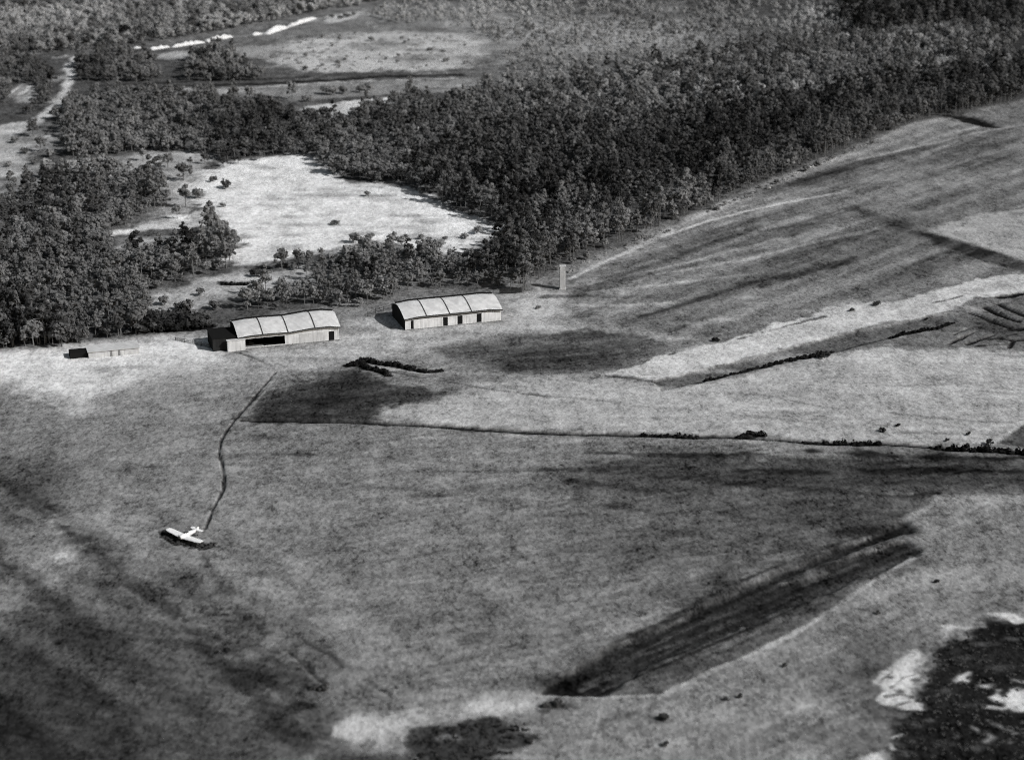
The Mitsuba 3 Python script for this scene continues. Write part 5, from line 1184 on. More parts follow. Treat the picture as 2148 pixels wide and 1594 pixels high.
# ---------------------------------------------------------------- woods
ZONES = [
 ('dark_wood','deep dark pine wood filling the upper right beyond the tower','at the back of the dark wood','tree','pines on the edge of the dark wood',[('darkpine',0.5),('pine',0.4),('oak',0.1)],3.7,0.78,0.15,50,[(12.8,651.7),(27.1,676.8),(47.6,698.5),(81.7,752.7),(131.2,827.9),(174.2,891.4),(204.0,915.9),(258.3,959.5),(306.0,972.7),(310.8,989.0),(222.2,956.9),(168.2,921.9),(117.3,884.7),(70.2,852.2),(37.6,846.0),(5.5,841.9),(-19.4,814.2),(-44.2,739.6),(-33.9,720.1),(-22.2,699.2),(-11.3,687.1),(-2.4,673.4),(1.0,656.9),(-7.2,628.9),(-8.4,597.6),(4.0,591.2)]),
 ('tree_belt','straight belt of pines along the white track below the dark wood','in the pine belt','tree','pines of the belt along the white track',[('pine',0.65),('oak',0.13),('darkpine',0.22)],3.6,0.82,0.05,170,[(4.0,591.2),(14.6,618.9),(37.9,650.5),(76.8,703.6),(122.9,771.4),(163.2,830.8),(194.1,868.2),(208.9,875.8),(247.0,914.7),(304.1,966.1),(305.2,970.1),(253.2,939.1),(198.9,891.4),(168.2,858.5),(127.2,801.0),(79.4,729.3),(46.4,678.1),(26.5,658.2),(7.4,620.1)]),
 ('grey_wood','grey mixed wood between the sand clearing and the heath','at the clearing rim','tree','trees on the upper rim of the sand clearing',[('pine',0.32),('oak',0.63),('darkpine',0.05)],3.5,0.68,0.2,64,[(-184.2,784.6),(-206.0,859.6),(-210.6,921.9),(-178.2,915.9),(-147.4,909.9),(-116.2,898.3),(-93.9,856.4),(-76.2,852.2),(-48.7,904.1),(-16.6,892.6),(5.6,852.2),(-19.4,814.2),(-44.2,739.6),(-59.2,738.8),(-71.7,751.9),(-81.5,783.7),(-95.1,790.0),(-103.1,790.0),(-119.4,777.5),(-129.8,793.6),(-150.6,797.3),(-169.3,790.0)]),
 ('left_grove','dense grey grove along the left edge of the airfield','fronting the left grove','tree','trees in front of the left grove',[('oak',0.55),('pine',0.3),('darkpine',0.15)],3.6,0.7,0.28,80,[(-166.4,529.4),(-150.0,530.7),(-132.8,535.1),(-110.9,546.5),(-106.4,549.2),(-112.4,566.5),(-113.5,585.9),(-105.6,603.1),(-96.1,613.2),(-92.2,620.1),(-94.6,644.2),(-101.3,662.1),(-112.6,668.7),(-129.9,679.5),(-136.3,671.3),(-141.2,656.9),(-136.6,687.1),(-130.6,703.6),(-135.6,727.8),(-143.1,743.7),(-162.2,763.6),(-175.4,761.9),(-180.3,723.9),(-194.4,706.6),(-215.7,705.1)]),
 ('black_thicket','black pine thicket at the left edge of the picture','in the black thicket','tree','black pines at the left edge',[('darkpine',0.8),('pine',0.2)],2.9,0.75,0.0,24,[(-166.6,530.2),(-150.3,532.0),(-133.3,537.3),(-138.4,547.4),(-148.7,560.7),(-160.3,571.5),(-178.2,571.5)]),
 ('hangar_grove','grove of grey trees directly behind the two hangars','in the hangar grove','tree','trees in the grove behind the hangars',[('oak',0.5),('pine',0.3),('darkpine',0.2)],3.7,0.62,0.27,72,[(-85.3,569.0),(-78.4,585.9),(-66.8,591.2),(-64.9,603.1),(-50.2,617.2),(-33.2,628.9),(-18.4,623.0),(-5.6,631.9),(-6.9,603.1),(-9.9,597.6),(-33.0,592.2),(-36.3,582.7),(-46.9,572.5),(-53.0,574.0),(-65.2,575.5),(-76.4,569.0)]),
 ('edge_shrubs','grey shrubs along the lower edge of the sand clearing','below the sand clearing','shrub','shrubs on the lower edge of the sand clearing',[('shrub',0.7),('oak',0.3)],3.4,0.7,0.2,60,[(-82.4,618.9),(-70.2,624.8),(-58.3,636.8),(-45.6,644.2),(-32.1,641.1),(-25.2,631.9),(-18.6,628.9),(-34.8,628.9),(-53.4,617.2),(-67.0,608.7)]),
 ('heath_copse','round grey copse on the near side of the heath','in the heath copse','tree','trees of the heath copses',[('oak',0.75),('pine',0.25)],4.2,0.8,0.1,18,[(-166.8,966.1),(-172.6,1017.3),(-164.7,1041.1),(-150.0,1029.1),(-140.5,986.3),(-125.6,975.4),(-128.5,959.5),(-161.7,956.9)]),
 ('lane_copse','grey copse right of the white lane at far left','in the lane copse','tree','trees right of the white lane',[('oak',0.75),('pine',0.25)],4.2,0.75,0.1,18,[(-218.1,956.9),(-229.8,1011.6),(-211.1,1026.1),(-187.3,1007.3),(-176.1,956.9)]),
 ('lane_thicket','grey thicket left of the white lane at the left edge','left of the lane','tree','trees left of the white lane',[('oak',0.8),('pine',0.2)],4.2,0.7,0.42,20,[(-260.6,864.9),(-234.4,864.9),(-223.9,875.8),(-220.4,904.1),(-224.2,934.1),(-240.4,986.3),(-258.8,1021.7),(-275.9,1029.1),(-302.6,1014.4)]),
 ('far_wood','grey far wood at the upper left above the white spoil heaps','on the far wood edge','tree','trees on the edge of the far wood',[('oak',0.35),('paleoak',0.65)],4.2,0.66,0.22,40,[(-316.2,1026.1),(-263.4,1041.1),(-237.4,1041.1),(-206.7,1072.4),(-167.5,1115.7),(-124.5,1185.4),(-94.6,1217.3),(-55.2,1286.2),(-69.2,1627.3),(-530.5,1627.3)]),
 ('mixed_wood','grey mixed wood on the rise behind the dark wood','of the mixed wood','tree','trees at the front of the mixed wood',[('oak',0.55),('paleoak',0.12),('pine',0.33)],4.0,0.68,0.24,40,[(5.5,844.0),(-16.6,892.6),(-17.4,936.6),(6.2,949.2),(55.6,983.5),(109.2,1026.1),(166.3,1066.0),(259.1,1126.2),(362.1,1162.6),(311.7,991.8),(222.7,959.5),(168.6,924.3),(117.5,886.9),(70.3,854.3),(37.7,848.1)]),
 ('heath_bushes','scattered grey bushes on the far heath at the top','on the far heath','bush','bushes in the heath field',[('paleoak',0.6),('shrub',0.4)],4.2,0.42,0.34,20,[(-91.9,1181.6),(-53.4,1242.3),(139.9,1333.2),(162.6,1559.0),(315.2,1559.0),(223.7,1162.6),(166.7,1069.2),(109.4,1029.1),(55.8,986.3),(6.2,951.8),(-15.1,939.1),(-5.8,972.7),(-3.7,1059.7),(-26.3,1126.2),(-78.4,1153.3)]),
 ('northern_wood','black far wood in the upper right corner','on the black far wood','tree','trees on the edge of the black far wood',[('pine',0.5),('darkpine',0.5)],4.2,0.8,0.2,30,[(194.9,1162.6),(264.1,1383.5),(529.8,1701.7),(369.0,1166.3),(302.3,1133.3),(259.8,1129.8),(197.8,1095.3)]),
 ('heather_scrub','black heather scrub covering the heath in the lower right corner','','scrub',None,[('darkscrub',1)],2.1,0.45,0.2,0,[(64.5,293.0),(69.5,306.1),(73.3,316.6),(78.2,325.8),(81.4,334.4),(84.0,340.4),(88.7,346.6),(94.7,351.9),(99.1,354.0),(105.5,354.9),(120.8,356.2),(102.6,293.0)]),
 ('heath_tufts','dark heath tufts on the rounded patch at the bottom edge','','scrub',None,[('darkscrub',1)],2.3,0.6,0.1,0,[(-18.0,311.3),(-12.7,313.4),(-8.3,314.8),(-3.0,315.1),(1.4,312.7),(6.2,308.5),(2.2,304.4),(-6.3,299.4),(-17.4,299.4)]),
 ('clearing_tufts','low grey tufts dotted over the great sand clearing','','scrub',None,[('scrub',1)],4.6,0.95,0.45,0,[(-112.1,676.8),(-120.3,743.7),(-101.6,777.5),(-84.3,781.9),(-58.9,734.1),(-22.2,697.8),(-5.9,673.4),(-18.9,641.1),(-36.0,651.7),(-71.2,635.0),(-90.6,631.9)]),
 ('field_tufts','low grey tufts dotted over the pale heath field','','scrub',None,[('scrub',0.7),('shrub',0.3)],7.0,1.0,0.4,0,[(-130.6,1017.3),(-124.3,1075.6),(-102.8,1105.4),(-62.1,1115.7),(-17.3,1083.7),(-18.6,1007.3),(-33.2,989.0),(-77.3,983.5),(-112.1,986.3)]),
 ('added_shadow_scrub','ragged black scrub added as shadow round the white aeroplane','','scrub',None,[('darkscrub',1)],0.9,0.5,0.42,0,[(-81.0,400.2),(-79.3,402.9),(-76.3,399.1),(-72.7,396.0),(-69.2,393.9),(-67.0,394.9),(-66.8,392.3),(-69.3,390.8),(-72.6,391.8),(-76.2,393.9),(-79.5,397.5)]),  # scrub added to stand in for the shadow round the aeroplane
 ('wood_edge_scrub','low scrub along the foot of the dark wood','','scrub',None,[('scrub',0.6),('shrub',0.4)],3.0,0.9,0.4,0,[(14.5,616.6),(37.8,647.9),(76.5,700.7),(122.4,767.9),(162.4,826.9),(161.4,821.0),(121.2,760.2),(75.8,693.5),(37.4,640.5),(16.7,608.7)]),
 ('black_scrub_row','black scrub along the wood foot left of the left hangar','in the black row left of the left hangar.','shrub','black shrubs left of the left hangar',[('darkshrub',1)],2.3,1.7,0.05,24,[(-111.7,548.8),(-104.2,548.8),(-91.7,552.1),(-92.9,561.6),(-102.1,562.6),(-112.1,560.7)]),
 ('meadow_scrub','grey bushes of the dull meadow above the left grove','in the dull meadow','bush','bushes in the dull meadow',[('shrub',0.6),('oak',0.4)],7.5,0.8,0.42,14,[(-193.7,703.6),(-202.8,739.6),(-194.0,750.2),(-168.4,756.0),(-170.0,745.3),(-180.8,726.2)]),
]
GAPS = [Polygon(g) for g in [
 [(-240.9,904.1),(-251.0,949.2),(-238.5,951.8),(-227.0,907.6)],
 [(-223.1,915.9),(-248.5,1044.2),(-229.6,1041.1),(-225.6,1021.7),(-232.6,1007.3),(-211.8,921.9),(-202.5,921.9),(-199.6,907.6),(-215.5,907.6)],
 [(-108.7,1140.5),(-113.8,1197.2),(-92.8,1213.2),(-88.6,1155.1)],
 [(-209.2,814.2),(-205.3,823.9),(-196.9,814.2),(-196.8,804.7)],
 [(-143.5,655.6),(-130.4,682.3),(-113.6,687.1),(-106.0,653.6),(-112.1,644.2),(-122.9,639.2),(-133.3,624.8)],
 [(-142.6,751.9),(-124.7,760.2),(-113.6,687.1),(-128.1,689.2),(-133.0,720.1)],
 [(-118.7,597.6),(-105.8,604.2),(-96.9,576.6),(-99.2,562.6),(-111.6,564.6)],
 [(-143.4,659.5),(-137.0,675.4),(-120.1,689.2),(-118.2,705.1),(-122.9,723.9),(-135.3,731.7),(-123.5,739.6),(-118.8,773.1),(-102.9,788.2),(-84.7,786.4),(-71.5,750.2),(-42.9,734.1),(-22.2,699.2),(-2.4,673.4),(-9.1,653.6),(-23.5,631.9),(-45.9,649.2),(-70.6,628.9),(-90.9,622.4),(-96.7,628.9),(-97.2,656.9),(-104.3,671.3),(-113.4,674.0),(-127.0,672.7)],
 [(-102.7,878.0),(-97.9,896.0),(-84.9,901.7),(-48.4,921.9),(-55.5,904.1),(-70.0,884.7),(-83.8,864.9),(-95.5,872.5)],
 [(199.0,986.3),(215.3,1000.2),(222.6,1017.3),(224.6,1008.7),(210.7,983.5),(199.3,975.4)],
 [(269.8,1044.2),(291.8,1092.0),(306.0,1092.0),(281.6,1000.2),(272.7,1014.4)],
 [(70.2,328.8),(72.1,333.0),(75.3,338.2),(77.4,340.6),(81.0,343.1),(81.8,338.6),(79.4,333.4),(80.7,335.4),(78.6,327.6),(76.6,325.8),(77.3,321.3),(77.6,318.0),(74.5,318.4),(71.9,320.9),(68.7,322.4),(71.5,325.8)],
 [(87.8,353.6),(90.8,354.0),(94.7,353.2),(93.2,351.6),(88.9,351.9)],
 [(100.7,358.4),(103.9,359.5),(106.2,357.5),(111.1,356.6),(110.7,355.1),(103.9,355.3)],
 [(90.7,323.5),(93.0,326.1),(93.7,323.5),(97.4,325.8),(102.7,324.8),(101.5,320.2),(95.6,318.4),(93.7,318.0),(92.7,321.1)],
 [(87.1,310.2),(88.2,309.9),(89.3,307.8),(86.6,306.8)],
 [(62.5,300.4),(64.2,302.7),(66.9,303.4),(67.4,299.4),(65.0,293.0),(60.8,293.0)],
 [(83.2,345.5),(85.3,346.6),(86.6,345.7),(83.8,343.9)],
 [(90.3,328.4),(92.5,328.8),(91.4,327.1)],
 [(87.0,332.5),(89.1,333.4),(88.0,330.5),(86.3,329.9)],
 [(90.1,307.0),(91.8,306.6),(90.6,305.4)],
 [(85.0,313.0),(86.5,310.9),(85.6,310.0),(85.0,311.3)],
]]
gaps = [prep(g) for g in GAPS]
MARKS = [('near the pale tower', 15.7, 597.6), ('above the start of the white track', 37.8, 647.3), ('above the middle of the white track', 72.7, 697.8), ('above the far white track', 110.4, 751.9), ('near the knoll', 157.7, 823.9), ('near the black hollow', 204.5, 875.8), ('at the right edge', 241.7, 909.9), ('behind the right hangar, right half', -9.9, 594.9), ('behind the right hangar, left half', -28.4, 592.2), ('behind the gap', -45.5, 574.0), ('behind the left hangar, right half', -59.3, 576.6), ('behind the left hangar, left half', -79.4, 569.0), ('behind the white shed', -118.8, 542.8), ('right of the white shed', -100.2, 551.1), ('left of the white shed', -138.9, 537.3), ('at the left edge', -149.5, 531.6), ('in the rough clearing', -97.0, 597.6), ('at the clearing left corner', -134.7, 676.8), ('at the clearing top', -95.2, 790.9), ('at the clearing upper left', -130.7, 786.4), ('at the clearing upper right', -59.2, 738.8), ('at the clearing right end', -5.9, 670.0), ('at the clearing lower right', -20.2, 628.9), ('at the clearing lower left', -89.8, 626.0), ('at the clearing lower middle', -58.4, 638.0), ('beside the railway', -143.8, 966.1), ('by the railway end', -22.6, 959.5), ('beside the white lane', -216.4, 921.9), ('above the left spoil heaps', -202.0, 1075.6), ('above the right spoil heaps', -132.9, 1181.6), ('at the upper left', -253.7, 1044.2), ('at the foot of the white lane', -215.1, 875.8), ('at the top right', 245.1, 1126.2), ('at the top middle', 57.3, 1014.4)]
LOOK = {'pine': 'grey pine', 'darkpine': 'blackish pine', 'oak': 'round grey tree', 'paleoak': 'pale round tree', 'shrub': 'grey bush', 'darkshrub': 'black bush'}
def near_mark(x, y):
    return min(MARKS, key=lambda m: math.hypot(m[1] - x, (m[2] - y) * .6))[0]
FORM_NAME = {'pine': 'pine_tree', 'darkpine': 'dark_pine_tree', 'oak': 'leafy_tree', 'paleoak': 'pale_tree', 'shrub': 'shrub', 'darkshrub': 'dark_shrub', 'scrub': 'scrub', 'darkscrub': 'dark_scrub'}
for zname, stuff_label, ind_label, category, group, mix, spacing, s0, hole, nind, poly in ZONES:
    pg = Polygon(poly).buffer(0); pp = prep(pg); x0, y0, x1, y1 = pg.bounds
    gx, gy = np.meshgrid(np.arange(x0, x1, spacing), np.arange(y0, y1, spacing)); gx = gx.ravel() + rng.uniform(-.48, .48, gx.size) * spacing; gy = gy.ravel() + rng.uniform(-.48, .48, gy.size) * spacing
    keep = (np.abs(gx / gy) < 0.335) & (fbm2(gx, gy, 26.0, 2, 11) + 0.5 > hole)
    gx, gy = gx[keep], gy[keep]
    ok = [pp.contains(Point(a, b)) and not any(g.contains(Point(a, b)) for g in gaps) for a, b in zip(gx, gy)]
    gx, gy = gx[ok], gy[ok]
    vis = np.abs(gx / gy) < 0.272
    # the trees along the near edge of each wood stand one by one, the mass behind them is woodland
    depth = np.array([pg.exterior.distance(Point(a, b)) for a, b in zip(gx, gy)]) if nind else np.zeros(len(gx))
    order = np.argsort(np.where(vis, gy + 3.0 * depth, 1e9)); alone = set(order[:nind].tolist())
    kinds = [m[0] for m in mix]; pr = np.array([m[1] for m in mix]); pr = pr / pr.sum()
    pick = np.cumsum(pr); q = rng.uniform(0, 1, len(gx)) * 0.7 + 0.3 * np.clip(fbm2(gx, gy, 40.0, 2, 19) * 2.2 + .5, 0, 1)
    nstuff = 0
    for i, (a, b) in enumerate(zip(gx, gy)):
        kk = kinds[min(int(np.searchsorted(pick, q[i])), len(kinds) - 1)]; s = s0 * (.5 + .95 * rng.uniform() ** 1.6)
        if i in alone and vis[i]:
            k = numbered(FORM_NAME[kk]); plant(k, kk, a, b, s); tag(k, f"{'tall' if s > s0 * 1.07 else 'middling' if s > s0 * .88 else 'small'} {LOOK[kk]} {ind_label}{'' if ind_label.endswith('.') else ', ' + near_mark(a, b)}".rstrip('.'), category, group)
        else:
            nstuff += 1; plant(f'{zname}__{nstuff:05d}', kk, a, b, s)
    if nstuff: tag(zname, stuff_label, 'wood' if nind else category, kind='stuff')
for nm, kk, x, y, s, lab, ct, grp in [
 ('leafy_tree','oak',-130.7,743.7,1.0,'round grey tree standing alone at the upper left of the sand clearing','tree',None),
 ('leafy_tree','oak',-141.0,767.0,0.7,'small tree left of the lone round tree at the clearing','tree',None),
 ('leafy_tree','oak',-123.0,701.4,0.9,'tree with a trailing shape at the left side of the sand clearing','tree',None),
 ('shrub','shrub',-120.4,716.3,2.2,'tall bush right of the trailing tree at the clearing','bush',None),
 ('pine_tree','pine',-107.5,653.6,1.1,'tall leaning tree poking up at the lower left of the clearing','tree',None),
 ('leafy_tree','oak',-100.5,644.2,1.0,'broad tree right of the tall leaning tree at the clearing','tree',None),
 ('leafy_tree','oak',-102.1,635.0,1.0,'tree in front of the broad tree at the lower left of the clearing','tree',None),
 ('shrub','shrub',-118.9,742.1,1.2,'small bush high in the sand clearing,left one of two','bush',None),
 ('shrub','shrub',-112.5,731.7,1.7,'small bush high in the sand clearing,right one of two','bush',None),
 ('shrub','shrub',-109.1,701.4,1.0,'low bush alone in the left half of the sand clearing','bush',None),
 ('shrub','shrub',-55.7,650.5,2.0,'largest of the bushes on the lower rim of the sand clearing','bush',None),
 ('shrub','shrub',-50.0,655.6,1.3,'bush right of the largest on the lower rim of the clearing','bush',None),
 ('shrub','shrub',-42.3,655.6,1.0,'small upright bush on the lower rim of the sand clearing','bush','small bushes on the lower rim of the clearing'),
 ('shrub','shrub',-38.1,654.3,1.0,'small upright bush on the lower rim of the sand clearing','bush','small bushes on the lower rim of the clearing'),
 ('shrub','shrub',-32.5,655.6,1.0,'small upright bush on the lower rim of the sand clearing','bush','small bushes on the lower rim of the clearing'),
 ('shrub','shrub',-23.9,653.6,1.0,'small upright bush on the lower rim of the sand clearing','bush','small bushes on the lower rim of the clearing'),
 ('shrub','shrub',-25.2,641.1,1.8,'round bush at the lower right rim of the sand clearing','bush',None),
 ('shrub','shrub',-55.5,718.5,1.0,'dark slanting bush in the upper right of the sand clearing','bush',None),
 ('shrub','shrub',-64.7,676.1,1.1,'dark low bush in the middle of the sand clearing','bush',None),
 ('leafy_tree','oak',-105.8,912.3,0.95,'round tree standing alone below the railway','tree',None),
 ('shrub','shrub',-97.7,905.2,2.0,'bush right of the lone tree below the railway','bush',None),
 ('shrub','shrub',-90.3,924.3,2.2,'bush in the row below the railway','bush','bushes in the row below the railway'),
 ('shrub','shrub',-86.7,921.9,2.2,'bush in the row below the railway','bush','bushes in the row below the railway'),
 ('shrub','shrub',-74.4,928.0,2.0,'bush in the row below the railway','bush','bushes in the row below the railway'),
 ('shrub','shrub',-70.1,934.1,2.2,'bush in the row below the railway','bush','bushes in the row below the railway'),
 ('shrub','shrub',-82.2,924.3,1.8,'bush in the row below the railway','bush','bushes in the row below the railway'),
 ('leafy_tree','oak',-210.4,827.9,0.9,'round tree at the right end of the smooth pale meadow','tree',None),
 ('leafy_tree','oak',-208.2,864.9,0.9,'round tree at the foot of the white lane','tree',None),
 ('leafy_tree','oak',-200.1,797.3,0.8,'tree in the ragged meadow at the left edge','tree',None),
 ('leafy_tree','oak',-186.2,793.6,1.1,'dark tree at the left end of the grey wood','tree',None),
 ('shrub','shrub',-215.4,814.2,1.6,'bush in the ragged meadow at the left edge','bush','bushes in the ragged meadow'),
 ('shrub','shrub',-206.3,793.6,1.4,'bush in the ragged meadow at the left edge','bush','bushes in the ragged meadow'),
 ('shrub','shrub',-193.6,786.4,1.8,'bush in the ragged meadow at the left edge','bush','bushes in the ragged meadow'),
 ('shrub','shrub',-206.2,768.8,1.2,'bush in the ragged meadow at the left edge','bush','bushes in the ragged meadow'),
 ('shrub','shrub',-197.5,773.1,1.3,'bush in the ragged meadow at the left edge','bush','bushes in the ragged meadow'),
 ('shrub','shrub',-194.8,814.2,1.8,'bush in the ragged meadow at the left edge','bush','bushes in the ragged meadow'),
 ('shrub','shrub',-188.6,760.2,1.4,'bush in the ragged meadow at the left edge','bush','bushes in the ragged meadow'),
 ('leafy_tree','oak',-99.9,562.6,0.75,'small round tree left of the left hangar,behind the sandy ground','tree',None),
 ('dark_shrub','darkshrub',-84.4,608.7,1.6,'dark bush in the rough clearing behind the left hangar','bush',None),
 ('dark_shrub','darkshrub',115.1,576.1,0.95,'small black bush on the upper edge of the cleared strip','bush',None),
 ('dark_shrub','darkshrub',60.6,540.0,0.8,'small black bush at the left part of the cleared strip edge','bush',None),
 ('dark_shrub','darkshrub',106.2,570.5,0.55,'low dark bush left of the small black bush on the strip edge','bush',None),
 ('dark_shrub','darkshrub',128.0,562.6,0.5,'tiny dark bush on the lower edge of the cleared strip','bush',None),
 ('dark_shrub','darkshrub',89.5,524.2,1.1,'black bush on the sloping bank','bush',None),
 ('dark_shrub','darkshrub',91.8,525.0,0.8,'black bush right beside the one on the sloping bank','bush',None),
 ('dark_shrub','darkshrub',96.6,464.7,0.7,'left black tuft at the lower right of the stubble field','bush',None),
 ('dark_shrub','darkshrub',101.3,468.6,0.55,'upper black tuft at the lower right of the stubble field','bush',None),
 ('dark_shrub','darkshrub',121.9,455.9,0.8,'black bush at the right end of the boundary ditch','bush',None),
 ('dark_shrub','darkshrub',118.2,462.3,0.5,'small upright black bush in the stubble near the right edge','bush',None),
 ('dark_shrub','darkshrub',111.7,457.9,0.45,'low black tuft just above the boundary ditch','bush',None),
 ('dark_shrub','darkshrub',-37.9,326.5,0.7,'left half of the black pair of bushes in the bottom left field','bush',None),
 ('dark_shrub','darkshrub',-36.3,326.5,0.7,'right half of the black pair of bushes in the bottom left field','bush',None),
 ('dark_shrub','darkshrub',6.4,320.2,0.6,'left black bush right of the bottom sand','bush',None),
 ('dark_shrub','darkshrub',8.5,320.9,0.7,'right black bush right of the bottom sand','bush',None),
 ('dark_shrub','darkshrub',28.1,315.1,0.7,'dark low bush on the grass slope,lower middle','bush',None),
 ('dark_shrub','darkshrub',27.8,305.8,0.5,'dark bush near the bottom edge on the grass slope','bush',None),
 ('dark_shrub','darkshrub',91.5,374.0,0.45,'single tiny black bush high on the grass slope','bush',None),
 ('dark_shrub','darkshrub',43.3,323.5,0.45,'tiny dark bush low on the grass slope,upper of the pair','bush',None),
 ('dark_shrub','darkshrub',40.8,322.4,0.4,'tiny dark bush low on the grass slope,lower of the pair','bush',None),
 ('dark_shrub','darkshrub',76.0,358.8,0.4,'tiny dark bush on the slope above the white sand','bush',None),
 ('dark_shrub','darkshrub',53.5,336.0,0.4,'tiny dark bush in the middle of the grass slope','bush',None),
 ('shrub','shrub',8.1,573.0,0.6,'small grey bush on the apron right of the right hangar','bush',None),
 ('leafy_tree','oak',-132.1,712.5,0.6,'small scattered tree at the ragged left end of the sand clearing','tree','scattered trees at the left of the clearing'),
 ('leafy_tree','oak',-123.3,683.6,0.55,'small scattered tree at the ragged left end of the sand clearing','tree','scattered trees at the left of the clearing'),
 ('leafy_tree','oak',-131.9,768.8,0.5,'small scattered tree at the ragged left end of the sand clearing','tree','scattered trees at the left of the clearing'),
 ('leafy_tree','oak',-153.3,779.2,0.6,'small scattered tree at the ragged left end of the sand clearing','tree','scattered trees at the left of the clearing'),
 ('leafy_tree','oak',-145.3,773.1,0.5,'small scattered tree at the ragged left end of the sand clearing','tree','scattered trees at the left of the clearing'),
 ('leafy_tree','oak',-126.7,773.1,0.6,'small scattered tree at the ragged left end of the sand clearing','tree','scattered trees at the left of the clearing'),
 ('leafy_tree','oak',-118.2,768.8,0.55,'small scattered tree at the ragged left end of the sand clearing','tree','scattered trees at the left of the clearing'),
 ('leafy_tree','oak',-112.9,773.1,0.5,'small scattered tree at the ragged left end of the sand clearing','tree','scattered trees at the left of the clearing'),
 ('leafy_tree','oak',-104.8,779.2,0.5,'small scattered tree at the ragged left end of the sand clearing','tree','scattered trees at the left of the clearing'),
 ('shrub','shrub',-109.7,576.6,1.6,'grey bush in the rough clearing behind the left hangar','bush','bushes in the rough clearing'),
 ('shrub','shrub',-100.0,586.9,1.2,'grey bush in the rough clearing behind the left hangar','bush','bushes in the rough clearing'),
 ('shrub','shrub',-103.6,571.5,1.4,'grey bush in the rough clearing behind the left hangar','bush','bushes in the rough clearing'),
 ('shrub','shrub',-93.1,571.5,1.5,'grey bush in the rough clearing behind the left hangar','bush','bushes in the rough clearing'),
 ('shrub','shrub',-94.6,561.6,1.3,'grey bush in the rough clearing behind the left hangar','bush','bushes in the rough clearing'),
 ('shrub','shrub',-115.1,594.9,1.5,'grey bush in the rough clearing behind the left hangar','bush','bushes in the rough clearing'),
 ('shrub','shrub',-80.5,603.1,1.2,'grey bush in the rough clearing behind the left hangar','bush','bushes in the rough clearing'),
 ('shrub','shrub',-75.5,599.8,1.4,'grey bush in the rough clearing behind the left hangar','bush','bushes in the rough clearing'),
 ('shrub','shrub',-11.3,687.1,1.0,'grey bush at the right end of the sand clearing','bush','bushes at the right end of the clearing'),
 ('shrub','shrub',-6.0,682.3,1.2,'grey bush at the right end of the sand clearing','bush','bushes at the right end of the clearing'),
 ('shrub','shrub',-15.8,690.7,1.0,'grey bush at the right end of the sand clearing','bush','bushes at the right end of the clearing'),
 ('shrub','shrub',-26.1,708.8,1.1,'grey bush at the right end of the sand clearing','bush','bushes at the right end of the clearing'),
 ('shrub','shrub',-35.9,723.9,1.0,'grey bush at the right end of the sand clearing','bush','bushes at the right end of the clearing'),
 ('shrub','shrub',-12.6,663.4,1.4,'grey bush at the right end of the sand clearing','bush','bushes at the right end of the clearing'),
 ('shrub','shrub',-16.8,656.9,1.2,'grey bush at the right end of the sand clearing','bush','bushes at the right end of the clearing'),
 ('shrub','shrub',-108.6,1164.4,1.3,'dark bush on the pale patch right of the white spoil heaps','bush','bushes on the pale patch by the spoil heaps'),
 ('shrub','shrub',-103.6,1160.7,1.3,'dark bush on the pale patch right of the white spoil heaps','bush','bushes on the pale patch by the spoil heaps'),
 ('shrub','shrub',-102.1,1170.1,1.3,'dark bush on the pale patch right of the white spoil heaps','bush','bushes on the pale patch by the spoil heaps'),
 ('shrub','shrub',-100.1,1170.1,1.3,'dark bush on the pale patch right of the white spoil heaps','bush','bushes on the pale patch by the spoil heaps'),
 ('shrub','shrub',-96.9,1173.9,1.3,'dark bush on the pale patch right of the white spoil heaps','bush','bushes on the pale patch by the spoil heaps'),
]:
    k = numbered(nm); plant(k, kk, x, y, s); tag(k, lab, ct, grp)

